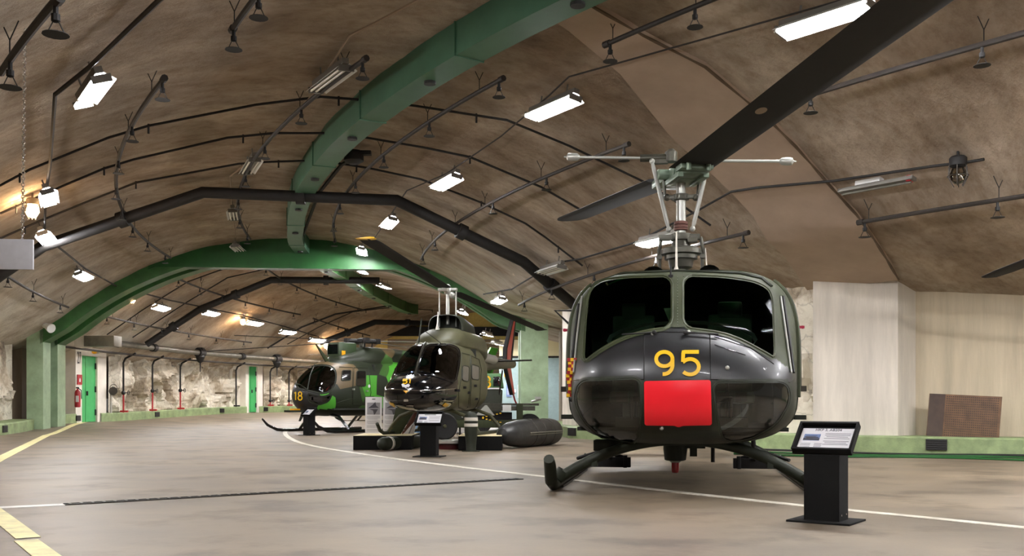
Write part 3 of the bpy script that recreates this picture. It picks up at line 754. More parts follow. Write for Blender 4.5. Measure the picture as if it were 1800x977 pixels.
# ------------------------------------------------------------------ lamps
def lampframe(p, tilt=.8):
    w, phi = inv(p.x, p.y); t = V((math.sin(phi), math.cos(phi), 0)); out = V((-math.cos(phi), math.sin(phi), 0))
    a = math.asin(max(-.95, min(.95, w / RP))) * (tilt if w > -5 else .3)
    z = (V((0, 0, 1)) * math.cos(a) + out * math.sin(a)).normalized(); x = t.cross(z).normalized()
    return frame(p, x, t, z)
def make_lamp(lit):
    r = thing('ceiling_lamp', '', 'lamp')
    mb = MB(); mb.box((0, 0, .02), (.1, 1.24, .08)); mb.cyl((0, -.35, .05), (0, -.35, .2), .015, n=6); mb.cyl((0, .35, .05), (0, .35, .2), .015, n=6); mb.build('lamp_housing', 'lamp_grey', r)
    mb = MB()
    for s in (-1, 1): mb.hull([V((s * .05, -.62, -.02)), V((s * .05, .62, -.02)), V((s * .17, .62, -.12)), V((s * .17, -.62, -.12))], [V((s * .05, -.62, -.012)), V((s * .05, .62, -.012)), V((s * .17, .62, -.112)), V((s * .17, -.62, -.112))])
    mb.build('reflector', 'lamp_white', r, smooth=False)
    for x in (-.085, 0, .085):
        mb = MB(); mb.tube([(x, -.6, -.1), (x, .6, -.1)], .021, 8); mb.build('tube', 'tube_lit' if lit else 'tube_dead', r)
    mb = MB()
    for y in (-.61, .61): mb.box((0, y, -.085), (.24, .03, .09))
    build_each(mb, 'lamp_holder', 'lamp_grey', r)
    return r
LIT = None; DEAD = None
def lamp(x, y, lit, label, dr=.2, group=None, p=None, yaw=None):
    global LIT, DEAD
    p = vhit(x, y, dr) if p is None else V(p)
    m = lampframe(p)
    src = LIT if lit else DEAD
    if src is None:
        r = make_lamp(lit)
        if lit: LIT = r
        else: DEAD = r
    else: r = copy_tree(src)
    r.matrix_basis = m; r['label'] = label; r['group'] = group or ('lit fluorescent lamps' if lit else 'unlit fluorescent lamps')
    return r
LROW = [(157, 150, 'large lit fluorescent lamp at upper left, nearest of the left row'), (82, 340, 'lit three-tube lamp hanging beside the orange caged bulb at left'), (78, 411, 'lit lamp above the left end of the big black duct'),
        (145, 480, 'lit lamp on the left vault just in front of the green arch'), (282, 537, 'lit lamp next to the first orange bulb beyond the green arch'), (370, 547, 'lit lamp touching the second black hoop duct'),
        (447, 565, 'lit lamp right beside the far pair of orange bulbs'), (505, 581, 'lit lamp over the rotor tip of the camouflage helicopter'), (556, 595, 'lit lamp behind the camouflage helicopter rotor, second last of its row'), (588, 609, 'last lit lamp, peeping behind the sight box of the camouflage helicopter')]
RROW = [(1450, 22, 'lit lamp at top right behind the front helicopter rotor blade'), (972, 180, 'long lit lamp in the middle of the vault, right of the green girder'), (785, 313, 'lit lamp right of the green girder, second nearest'),
        (685, 386, 'lit lamp just below the black hoop duct near the crown'), (637, 437, 'lit lamp in front of the green arch header'), (637, 472, 'lit lamp just under the green arch header'), (676, 500, 'lit lamp seen through the arch, left of the green helicopter rotor mast')]
for x, y, l in LROW + RROW: lamp(x, y, True, l)
lamp(877, 523, True, 'lit lamp low on the right vault above the red tail fin')
lamp(1160, 415, True, 'lit lamp just behind the mast of the front helicopter')
lamp(0, 0, True, 'lit lamp through the arch right of the green helicopter mast', p=px(815, 545, 36.5)); lamp(0, 0, True, 'lit lamp low beyond the arch near the right arch leg, upper one', p=px(857, 585, 42)); lamp(0, 0, True, 'lit lamp low beyond the arch near the right arch leg, lower one', p=px(874, 601, 44))
for x, y, l in [(580, 130, 'unlit twin-tube lamp high on the vault, left of the green girder'), (440, 285, 'smaller unlit lamp above the black hoop duct'), (410, 372, 'unlit lamp just below the black hoop duct'), (418, 432, 'unlit lamp hanging in front of the green arch header'), (970, 468, 'unlit lamp low on the right beside the black duct')]:
    lamp(x, y, False, l)
# the same rows run on behind the viewpoint
for k in range(4):
    for w in (5.2, -2.3):
        phi = (-.74 if w > 0 else -.80) - k * .115
        lamp(0, 0, True, 'added unseen fluorescent lamp brightening the right wall', p=vpt(w, phi, .2), group='lamps of the hall behind the viewpoint')
for phi in (-.82, -.91, -1.0, -1.12): lamp(0, 0, True, 'added unseen fluorescent lamp brightening the right wall', p=vpt(-5.9, phi, .2), group='lamps of the hall behind the viewpoint')  # extra unseen lamps, added to brighten the right wall and vault
# unlit single batten with red end on the right
p = vhit(1540, 322, .12); q = vhit(1460, 330, .12); m_ = lampframe(p); r = thing('batten_lamp', 'unlit grey batten lamp with a red starter on the right vault', 'lamp', m_)
mb = MB(); mb.box((0, 0, -.03), (.14, 1.25, .06)); mb.build('lamp_housing', 'lamp_grey', r, bevel=.01)
mb = MB(); mb.box((.0, .12, .04), (.12, .42, .07)); mb.build('ballast_box', 'lamp_white', r)
mb = MB(); mb.tube([(0, -.58, -.085), (0, .58, -.085)], .02, 8); mb.build('tube', 'pipe_grey', r)
mb = MB(); mb.box((0, -.55, -.03), (.1, .06, .09)); mb.build('starter', 'red_paint', r)
# caged bulbs
def bulb(x, y, lit, label, dr=.22, p=None, s=1.0):
    p = vhit(x, y, dr) if p is None else p
    r = thing('caged_bulb', label, 'bulb lamp', TR(p), 'orange caged bulbs')
    mb = MB(); mb.lathe([(.07 * s, .12 * s), (.09 * s, .1 * s), (.09 * s, .02 * s), (.06 * s, 0)], n=14); mb.cyl((0, 0, .1 * s), (0, 0, .25), .02, n=8); mb.build('lamp_base', 'pipe_black' if not lit else 'lamp_grey', r)
    mb = MB(); mb.lathe([(.055 * s, .01), (.085 * s, -.06 * s), (.08 * s, -.13 * s), (.04 * s, -.17 * s), (.005, -.18 * s)], n=14); mb.build('bulb', 'bulb_lit' if lit else 'bulb_glass', r)
    mb = MB()
    for k in range(6):
        a = PI * k / 3; mb.tube([(math.cos(a) * .095 * s, math.sin(a) * .095 * s, .02), (math.cos(a) * .105 * s, math.sin(a) * .105 * s, -.1 * s), (math.cos(a) * .05 * s, math.sin(a) * .05 * s, -.2 * s)], .006 * s, 5)
    mb.torus((0, 0, -.09 * s), (0, 0, 1), .106 * s, .006 * s, 18, 5); mb.build('cage', 'steel_dark', r)
    return r
glassmat('bulb_glass', (190, 180, 160), .1)
bulb(57, 362, True, 'glowing orange caged bulb at left beside the chain', s=1.25); bulb(232, 521, True, 'glowing orange bulb just beyond the green arch', s=1.2)
bulb(427, 562, True, 'glowing orange bulb left of a lit lamp, far left vault', s=1.2); bulb(573, 604, True, 'glowing orange bulb behind the camouflage helicopter rotor', s=1.3)
p = vhit(1684, 292, .2); bulb(0, 0, False, 'unlit dark bulkhead lamp in a wire cage on the right vault', p=p + V((0, 0, -.02)), s=1.35)

# ------------------------------------------------------------------ pipes and cables on the vault
def vpath(pts, dr, k=3): return [q for q in (vhit(x, y, dr) for x, y in dens(pts, k)) if q is not None]
def hoop(pts, label, r=.022, dr=.1, m='pipe_black', name='hoop_pipe', group='thin hoop pipes round the vault', cat='pipe', k=3, clips=7):
    P = vpath(pts, dr, k); t = thing(name, label, cat, group=group); mb = MB(); mb.tube(P, r, 6); mb.build('pipe', m, t)
    if clips:
        mb = MB()
        for q in P[2::clips]:
            mb.cyl(q + V((0, 0, .03)), q + V((0, 0, -.13)), .018, n=6)
        build_each(mb, 'clip', m, t)
    return t
H1 = [(0, 326), (52, 298), (190, 242), (261, 221), (450, 184), (564, 170), (658, 177), (730, 186), (891, 211), (1000, 256), (1135, 321), (1202, 363), (1249, 396)]
H2 = [(0, 375), (43, 357), (105, 329), (183, 296), (236, 280), (400, 242), (482, 234), (590, 234), (639, 241), (744, 259), (826, 276), (952, 329), (1021, 369)]
H3 = [(0, 419), (66, 390), (164, 350), (239, 321), (419, 288), (461, 285), (547, 282), (588, 286), (646, 295), (740, 315), (846, 356), (924, 393), (960, 418), (1024, 467)]
hoop(H1, 'thin black hoop pipe across the vault, nearest of three'); hoop(H2, 'thin black hoop pipe across the vault, middle of three'); hoop(H3, 'thin black hoop pipe across the vault, just in front of the big black duct')
hoop([(188, 588), (250, 545), (330, 495), (400, 470), (450, 463)], 'thin hoop pipe just beyond the arch', clips=5); hoop([(233, 593), (330, 530), (400, 488), (470, 472), (520, 470)], 'second thin hoop pipe beyond the arch', clips=0)
hoop([(505, 605), (560, 575), (620, 548), (690, 540), (760, 545)], 'far hoop pipe over the camouflage helicopter', clips=5); hoop([(470, 612), (530, 575), (590, 552), (680, 538)], 'thick far hoop pipe left of the camouflage helicopter rotor', clips=0, r=.04)
def duct(pts, label, r, dr=.3, m='pipe_black', lower=None):
    P = [vhit(x, y, dr) for x, y in pts]; P = [p for p in P if p is not None]
    if lower: P.append(P[-1] + V(lower))
    t = thing('hoop_duct', label, 'duct', group='big black hoop ducts'); mb = MB(); mb.tube(P, r, 12); mb.build('pipe', m, t)
    mb = MB()
    for a, b in zip(P[:-1], P[1:]):
        if (b - a).length > 1.5:
            c = a.lerp(b, .5); d = (b - a).normalized(); mb.cyl(c - d * .1, c + d * .1, r * 1.45, n=12)
    build_each(mb, 'flange', m, t); return t
duct([(-70, 535), (0, 484), (75, 433), (357, 338), (697, 352), (920, 460), (1015, 541), (1040, 580)], 'big black duct hooping the vault in straight lengths, nearest', .13)
duct([(258, 605), (352, 543), (477, 492), (667, 493)], 'black hoop duct beyond the green arch, second nearest', .13)
duct([(562, 603), (659, 566), (770, 568)], 'farthest black hoop duct above the camouflage helicopter', .14)
def sprink(a, b, label, dr=.3, r=.035, wfix=None, nh=None, end=True, m='pipe_brown'):
    A, B = vhit(*a, dr), vhit(*b, dr); w0, p0 = inv(A.x, A.y); w1, p1 = inv(B.x, B.y); t = thing('sprinkler_pipe', label, 'sprinkler pipe', group='sprinkler pipes along the vault')
    n = 24; P = [vpt(w0 + (w1 - w0) * i / n, p0 + (p1 - p0) * i / n, dr) for i in range(n + 1)]
    ln = (P[-1] - P[0]).length; mb = MB(); mb.tube(P, r, 8); d = (P[0] - P[1]).normalized(); mb.cyl(P[0] - d * .02, P[0] + d * .09, r * 1.35, n=8); mb.build('pipe', m, t)
    nh = nh or max(2, int(ln / 2.4) + 1)
    for k in range(nh):
        f = (k + .02) / max(1, nh - 1 + .3) * n; i = min(int(f), n - 1); q = P[i].lerp(P[i + 1], f - i)
        mb = MB(); mb.cyl(q, q + V((0, 0, -.14)), .022, n=6); mb.lathe([(.035, 0), (.035, -.05), (.02, -.06)], q + V((0, 0, -.1)), n=8)
        for s in (-1, 1): mb.cyl(q + V((.02 * s, 0, -.15)), q + V((.07 * s, 0, -.25)), .005, n=4)
        mb.lathe([(.02, .01), (.098, 0), (.1, -.006), (.02, -.004)], q + V((0, 0, -.25)), n=14); mb.build('sprinkler_head', 'pipe_black', t)
        i2 = min(i + 1, n); h = P[i2]; mb = MB()
        up = vz(inv(h.x, h.y)[0]) - h.z + .05
        mb.cyl(h, h + V((.0, .0, up * .5)), .007, n=5)
        for s in (-1, 1): mb.cyl(h + V((0, 0, up * .5)), h + V((.08 * s, 0, up)), .006, n=5)
        mb.build('hanger', 'pipe_black', t)
    return t
SP = [((100, 0), (2, 128), 'thick black sprinkler pipe in the top left corner'), ((410, 50), (470, -30), 'short sprinkler pipe end at the top edge left of the green girder'), ((287, 140), (300, 453), 'sprinkler pipe bending down the left vault to the green arch'),
      ((640, 105), (440, 420), 'sprinkler pipe passing left of the green girder'), ((880, 140), (590, 424), 'sprinkler pipe running right of the green girder to the arch'), ((1100, 255), (740, 455), 'sprinkler pipe running under the front rotor blade tip towards the arch'),
      ((1310, 410), (912, 536), 'low sprinkler pipe passing behind the front helicopter roof'), ((1070, 76), (1270, -8), 'sprinkler pipe at the top edge above the front rotor hub'), ((13, 485), (120, 540), 'short sprinkler pipe low on the left vault before the arch'),
      ((313, 490), (528, 553), 'sprinkler pipe on the left vault beyond the arch, upper'), ((187, 556), (442, 602), 'sprinkler pipe on the left vault beyond the arch, lower'), ((467, 471), (640, 545), 'sprinkler pipe near the crown beyond the arch'), ((552, 560), (650, 590), 'far sprinkler pipe above the camouflage helicopter')]
for a, b, l in SP: sprink(a, b, l)
sprink((1420, 168), (1830, 50), 'long sprinkler pipe at upper right behind the rotor blade', r=.04); sprink((1516, 390), (1830, 340), 'lower sprinkler pipe on the right vault', r=.035, nh=2)
def cable(pts, label, r, m, dr=.12, k=3, name='lamp_conduit'):
    t = tag(hoop(pts, label, r, dr, m, name, 'lamp conduits along the vault', 'conduit', k, clips=0), label); return t
cable([(330, -40), (280, 0), (157, 118), (97, 166), (88, 290), (80, 345), (78, 420), (100, 432), (150, 472), (205, 503), (300, 528), (430, 555), (505, 575), (560, 592)], 'brown conduit linking the left row of lamps', .028, 'pipe_brown')
cable([(1480, 0), (1250, 65), (1000, 135), (965, 168), (880, 240), (785, 305), (715, 335), (690, 372), (650, 430)], 'thin conduit linking the right row of lamps', .014, 'pipe_brown')
cable([(760, -20), (735, 0), (660, 40), (615, 62), (580, 118), (545, 172), (440, 282), (405, 310), (408, 375), (416, 425)], 'pale cable along the crown past the unlit lamps', .02, 'cable_pale')
cable([(1730, 280), (1700, 285), (1640, 292), (1465, 318), (1330, 330), (1285, 337), (1230, 368), (1120, 425), (1020, 455), (975, 462), (900, 508), (850, 517)], 'dark conduit along the right vault through the bulkhead lamp', .022, 'pipe_black')
cable([(530, 420), (560, 340), (600, 290), (622, 276)], 'black cable curling up to a junction box beside the green girder', .04, 'pipe_black', dr=.2)
p = vhit(622, 276, .25); mb = MB(); mb.lathe([(.16, .12), (.2, .05), (.2, -.08), (.1, -.14)], p, n=14); mb.box(p + V((.1, 0, .08)), (.5, .14, .08))
tag(mb.build('junction_box', 'pipe_black', bevel=.0), 'black junction box on the vault above the big duct', 'junction box')

# hanging blank sign on chains
Ys = 9.0; a = px(-60, 420, Ys); b = px(56, 473, Ys); c = (a + b) / 2
r = thing('hanging_sign', 'blank pale metal sign hanging on a chain at the left edge', 'sign', TR(c, .12))
mb = MB(); w_, h_ = b.x - a.x, a.z - b.z; mb.box((0, 0, 0), (w_, .03, h_)); mb.build('panel', 'sign_metal', r, bevel=.004)
mb = MB(); xx = w_ * .5 - .1; z = h_ / 2
top = vz(inv(c.x + xx, c.y)[0]) - c.z
while z < top: 
    k = int(z / .028) % 2; mb.torus((xx + z * .012, 0, z), (1, 0, 0) if k else (0, 1, 0), .014, .0045, 8, 4); z += .028
mb.build('chain', 'chrome', r)

# ------------------------------------------------------------------ services on the left wall
def ringtube(mb, w, a, b, z, r, n=14, k=10):
    mb.tube([(*ring(w, a + (b - a) * i / k), z) for i in range(k + 1)], r, n)
t = thing('wall_pipe', 'long grey pipe along the top of the rock face with couplings', 'pipe')
mb = MB(); pw = 7.45
A_, B_ = phi_of(207, pw), .62
ringtube(mb, pw, A_, B_, 3.12, .115, 12, 24); mb.build('pipe', 'pipe_grey', t)
mb = MB()
for x in (205, 270, 425): 
    p_ = phi_of(x, pw); q = V((*ring(pw, p_), 3.12)); d = V((math.sin(p_), math.cos(p_), 0)); mb.cyl(q - d * .14, q + d * .14, .16, n=12)
build_each(mb, 'coupling', 'pipe_black', t)
for x in (352, 487):
    p_ = phi_of(x, pw); q = V((*ring(pw, p_), 3.12)); d = V((math.sin(p_), math.cos(p_), 0)); mb = MB()
    mb.cyl(q - d * .22, q + d * .22, .2, n=12); mb.lathe([(.16, .02), (.2, -.1), (.12, -.3), (.03, -.36), (.02, -.75)], q + V((0, 0, -.1)), n=12); mb.box(q + V((0, 0, .1)), (.3, .3, .25)); mb.build('valve', 'pipe_black', t)
t = thing('wall_pipe', 'thin dark pipe under the big grey pipe along the rock face', 'pipe'); mb = MB(); ringtube(mb, 7.7, phi_of(112, 7.7), .62, 2.78, .04, 8, 20); mb.build('pipe', 'pipe_brown', t)
mb = MB(); ringtube(mb, 7.5, phi_of(218, 7.5), phi_of(510, 7.5), 3.42, .05, 8, 14); tag(mb.build('wall_pipe', 'pipe_brown'), 'thin pipe lying above the big grey wall pipe', 'pipe')
q = px(181, 600, 33.6); r = thing('duct_box', 'grey sheet metal duct box above the white block of door 27', 'duct box', TR(q, -.05)); mb = MB(); mb.box((0, 0, 0), (1.05, .6, .36)); mb.build('casing', 'pipe_grey', r, bevel=.01)
mb = MB(); mb.box((-.68, 0, -.02), (.4, .5, .4)); mb.build('white_end', 'white_paint', r, bevel=.02)
def riser(xp, label, zred=1.15, w=8.05, col='pipe_black', valve=True):
    p_ = phi_of(xp, w); x, y = ring(w, p_); z0 = fz(x, y) + .33; o = V((math.cos(p_), -math.sin(p_), 0)); t = thing('riser_pipe', label, 'riser pipe', TR((x, y, z0)), 'riser pipes on the rock face')
    top = 2.72 - z0; mb = MB(); mb.tube([(0, 0, zred - z0), (0, 0, top - .25), tuple(V((0, 0, top - .08)) + o * .08), tuple(V((0, 0, top + .12)) + o * .5)], .038, 8); mb.build('upper_pipe', col, t)
    mb = MB(); mb.tube([(0, 0, 0), (0, 0, zred - z0)], .034, 8); mb.box((.05, -.05, .05), (.3, .07, .07)); mb.build('lower_pipe', 'red_paint' if valve else col, t)
    if valve: mb = MB(); mb.ball((0, 0, zred - z0), .085, 10, 6); mb.cyl((0, 0, zred - z0), tuple(V((0, 0, zred - z0)) + o * .2), .02, n=6); mb.torus(tuple(V((0, 0, zred - z0)) + o * .2), o, .08, .014, 12, 5); mb.build('valve', 'pipe_black', t)
    return t
riser(217, 'black and red riser pipe on the rock, nearest to door 27', 1.3); riser(268, 'black and red riser pipe on the rock, middle one', 1.4); riser(317, 'black and red riser pipe on the rock, right one', 1.45)
riser(415, 'black riser pipe on the smooth white wall before the far door', .8, valve=False); riser(475, 'black and red riser pipe right of the far green door', 1.0); riser(508, 'black riser pipe close to the nose of the camouflage helicopter', 1.0)
# extinguisher, signs, spotlight
p_ = phi_of(139, 8.1); x, y = ring(8.13, p_ + .0005); z = fz(x, y); r = thing('fire_extinguisher', 'red fire extinguisher hung beside door 27', 'fire extinguisher', TR((x + .02, y - .12, z + .56)))
mb = MB(); mb.lathe([(.075, 0), (.1, .03), (.1, .5), (.085, .57), (.04, .62), (.03, .66)], n=18); mb.build('cylinder', 'red_paint', r)
mb = MB(); mb.box((0, 0, .69), (.1, .04, .05)); mb.tube([(.03, 0, .67), (.13, 0, .6), (.14, 0, .3)], .015, 6); mb.build('nozzle', 'pipe_black', r)
mb = MB(); mb.box((.03, -.098, .3), (.1, .012, .22)); mb.build('label_plate', 'paper', r)
pa = ph[133]; n_ = V((math.cos(pa), -math.sin(pa), 0)); tx = V((math.sin(pa), math.cos(pa), 0))
q_ = ring(FP - .03, phi_of(138.5, FP)); q = V((q_[0], q_[1], 1.74)); r = thing('fire_sign', 'red fire alarm sign with white symbol beside door 27', 'sign', frame(q, tx, V((0, 0, 1)), n_))
mb = MB(); mb.box((0, 0, 0), (.36, .36, .02)); mb.build('plate', 'red_paint', r); mb = MB(); mb.prism([(-.05, -.08), (.05, -.08), (.04, .02), (0, .07), (-.04, .02)], Matrix.Translation((0, 0, .011)), .004); mb.build('symbol', 'paper', r)
q_ = ring(FP - .08, phi_of(162, FP)); q = V((q_[0], q_[1], 2.78)); r = thing('exit_lamp', 'small yellow lamp above green door 27', 'lamp', TR(q)); mb = MB(); mb.ball((0, 0, 0), .1, 12, 8, (1, .6, .7)); mb.build('lens', 'amber', r); mb = MB(); mb.box((0, .06, 0), (.3, .05, .12)); mb.build('lamp_base', 'white_paint', r)
p_ = phi_of(195, 8.1); x, y = ring(8.1, p_); r = thing('floodlight', 'grey floodlight on a short post at the foot of the rock', 'floodlight', TR((x, y, fz(x, y) + .33)))
mb = MB(); mb.cyl((0, 0, 0), (0, 0, .75), .045, n=10); mb.build('post', 'galvanised', r); mb = MB(); mb.lathe([(.1, -.12), (.16, .12), (.15, .14)], (.08, -.04, .85), (.5, -.8, -.1), 14); mb.torus((.1, 0, .95), (0, 1, 0), .14, .012, 14, 5); mb.build('lamp_head', 'steel_dark', r)
q = px(84, 574, 30.3); r = thing('spotlight', 'white spotlight fixed to the foot of the green arch', 'spotlight', TR(q)); mb = MB(); mb.lathe([(.08, -.22), (.1, .0), (.15, .18), (.14, .2)], (0, 0, 0), (.8, -.5, -.35), 14); mb.build('lamp_head', 'lamp_white', r); mb = MB(); mb.tube([(0, 0, 0), (-.15, .15, .1)], .03, 6); mb.build('bracket', 'steel_dark', r)
q = px(423, 651, 49.0); mb = MB(); mb.box(q, (.34, .2, .24)); tag(mb.build('bell_box', 'beam_paint', bevel=.03), 'small teal alarm box left of the far green door', 'alarm box')

# ------------------------------------------------------------------ floor lines, drains, cables
def floorstrip(name, pts, width, m, label, cat, z=.005, gaps=()):
    P = [pz(x, y) for x, y in pts]; P = [V((p.x, p.y)) for p in P]; Q = []
    for i in range(len(P) - 1):
        k = max(2, int((P[i + 1] - P[i]).length / .3))
        Q += [P[i].lerp(P[i + 1], t / k) for t in range(k)]
    Q.append(P[-1]); rows = []
    for i, p in enumerate(Q):
        d = (Q[min(i + 1, len(Q) - 1)] - Q[max(i - 1, 0)]).normalized(); n = V((-d.y, d.x)) * width / 2; rows.append([V((q.x, q.y, fz(q.x, q.y) + zz)) for q, zz in ((p + n, -.02), (p + n, z), (p - n, z), (p - n, -.02))])
    mb = MB(); mb.grid(rows, closed=True); o = mb.build(name, m, smooth=False); tag(o, label, cat); return o
def curve(pts, n=4):
    for _ in range(n):
        o = [pts[0]]
        for a, b in zip(pts[:-1], pts[1:]): o += [(a[0] * .75 + b[0] * .25, a[1] * .75 + b[1] * .25), (a[0] * .25 + b[0] * .75, a[1] * .25 + b[1] * .75)]
        pts = o + [pts[-1]]
    return pts
floorstrip('floor_line', curve([(640, 756), (500, 754), (502, 767), (535, 782), (640, 799), (800, 820), (960, 838), (1180, 864), (1430, 891), (1700, 917), (1900, 938)], 2), .13, 'line_white', 'white painted floor line curving round the helicopters', 'floor line')
floorstrip('floor_line', [(-60, 838), (0, 806), (82, 765), (180, 745), (330, 731)], .2, 'line_yellow', 'yellow painted floor line along the left wall', 'floor line')
floorstrip('floor_line', [(-60, 862), (0, 907), (50, 946)], .16, 'line_yellow', 'worn yellow floor line in the lower left corner, upper piece', 'floor line'); floorstrip('floor_line', [(46, 950), (85, 980), (130, 1015)], .15, 'line_yellow', 'worn yellow floor line in the lower left corner, lower piece', 'floor line')
def drain(name, a, b, width, m, label, bars):
    o = thing(name, label, 'floor drain'); A, B = pz(*a), pz(*b); d = (B - A).normalized(); n = V((-d.y, d.x, 0)); mb = MB(); q = [A + n * width / 2, B + n * width / 2, B - n * width / 2, A - n * width / 2]
    mb.hull([p + V((0, 0, -.03)) for p in q], [p + V((0, 0, .004)) for p in q]); mb.build('channel', 'vent_dark' if bars else m, o, smooth=False)
    if bars:
        mb = MB(); ln = (B - A).length; rot = Matrix.Rotation(math.atan2(d.y, d.x), 3, 'Z')
        for s in (-1, 1): mb.box((A + B) / 2 + n * s * width / 2 + V((0, 0, .004)), (ln, .014, .012), rot)
        k = .05
        while k < ln: mb.box(A + d * k + V((0, 0, .005)), (.022, width, .012), rot); k += .1
        mb.build('grating', 'drain_iron', o, smooth=False)
    return o
drain('floor_drain', (113, 887), (915, 842), .11, 'drain_iron', 'long iron floor drain grating crossing the foreground', True)
drain('drain_cover', (-80, 896), (113, 887), .17, 'cover_pale', 'pale metal cover plate over the near end of the floor drain', False)
drain('floor_drain', (200, 753.5), (505, 757.5), .12, 'drain_iron', 'far floor drain before the camouflage helicopter', False)
for k, (dy, lab) in enumerate(((0, 'upper'), (3.5, 'middle'), (7, 'lower'))):
    pts = []
    for x in range(1290, 1900, 30): pts.append(pz(x, 790 + (x - 1290) * .022 + dy + math.sin(x * .013 + k) * 1.2, .02))
    mb = MB(); mb.tube(pts, .018, 6); tag(mb.build('floor_cable', 'arch_deep' if k else 'rubber'), '%s of three dark cables lying along the right kerb' % lab, 'cable', 'cables along the right kerb')
# leaning board on the kerb
a, b, c_, d_ = px(1628, 768, 17.1), px(1758, 768, 17.0), px(1758, 694, 17.45), px(1634, 694, 17.5)
a, b = V((a.x, 18.2, .32)), V((b.x, 17.45, .32)); ux = (b - a).normalized(); a = px(1628, 768, 18.25); b = px(1756, 768, 17.55); a.z = b.z = .315; nn = V((0, 0, 1)).cross(ux); nn = -nn if nn.y < 0 else nn
r = thing('leaning_board', 'rusty brown perforated board leaning on the recessed wall', 'board', frame(a, (b - a).normalized(), (V((0, 0, 1)) * .97 + nn * .22).normalized(), -nn))
w_ = (b - a).length; mat('board_brown', (104, 76, 52), .7, var=.45, vscale=4); mat('board_dark', (66, 50, 40), .7, var=.3)
mb = MB(); mb.box((w_ / 2, .4, 0), (w_, .79, .03)); mb.build('panel', 'board_brown', r, bevel=.003)
mb = MB(); mb.box((w_ * .12, .4, .017), (w_ * .22, .785, .006)); mb.build('dark_strip', 'board_dark', r)
mb = MB()
for i in range(26):
    for j in range(18): mb.box((w_ * .26 + i * w_ * .0278, .04 + j * .042, .0155), (.02, .02, .004))
tag(mb.build('perforation', 'board_dark', r, smooth=False), kind='stuff')
# ------------------------------------------------------------------ helicopters
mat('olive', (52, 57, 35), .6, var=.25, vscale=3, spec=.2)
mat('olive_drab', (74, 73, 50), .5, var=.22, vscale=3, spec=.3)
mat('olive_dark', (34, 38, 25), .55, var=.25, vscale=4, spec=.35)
mat('nose_black', (22, 22, 24), .42, var=.12, vscale=5, coat=.08)
mat('gloss_black', (10, 11, 14), .12, coat=.6)
mat('hub_green', (112, 128, 110), .4, metal=.3, var=.2, vscale=10)
mat('hub_dark', (70, 68, 58), .4, metal=.5, var=.3, vscale=12)
mat('rod_grey', (176, 176, 168), .35, metal=.5)
mat('sight_green', (44, 62, 34), .45)
mat('boot_brown', (96, 56, 44), .6)
mat('blade_black', (22, 20, 19), .85, var=.2, vscale=6)
mat('blade_red', (196, 66, 48), .5)
mat('inside_dark', (40, 42, 36), .8)
mat('seat_fabric', (66, 72, 58), .9)
mat('silver_hood', (214, 220, 232), .4)
mat('beacon_red', (150, 20, 22), .15)
mat('mirror_red', (170, 30, 60), .3)
glassmat('windshield_glass', (140, 166, 148), .0, .05, .05); glassmat('chin_glass', (190, 190, 170), .03, .05, 1.0, .06); glassmat('roof_green_glass', (40, 150, 70), .05)
glassmat('dark_glass', (40, 50, 64), .05)
def camo_mat():
    m = bpy.data.materials.new('camouflage'); m.use_nodes = True; nt = m.node_tree; b = nt.nodes['Principled BSDF']; L = nt.links.new
    b.inputs['Roughness'].default_value = .45
    tc = nt.nodes.new('ShaderNodeTexCoord'); mp = nt.nodes.new('ShaderNodeMapping'); mp.inputs['Rotation'].default_value = (.4, .3, .5); mp.inputs['Location'].default_value = (.35, .1, .2); L(tc.outputs['Object'], mp.inputs[0])
    v = nt.nodes.new('ShaderNodeTexVoronoi'); v.inputs['Scale'].default_value = 1.25; v.inputs['Randomness'].default_value = 1; L(mp.outputs[0], v.inputs['Vector'])
    sx = nt.nodes.new('ShaderNodeSeparateColor'); L(v.outputs['Color'], sx.inputs[0])
    r = nt.nodes.new('ShaderNodeValToRGB'); r.color_ramp.interpolation = 'CONSTANT'; e = r.color_ramp.elements
    e[0].position = 0; e[0].color = lin((32, 38, 24)); e[1].position = .3; e[1].color = lin((56, 92, 38)); q = e.new(.55); q.color = lin((76, 158, 48)); q = e.new(.8); q.color = lin((104, 86, 58))
    L(sx.outputs[0], r.inputs[0]); L(r.outputs[0], b.inputs['Base Color']); MATS['camouflage'] = m
camo_mat()

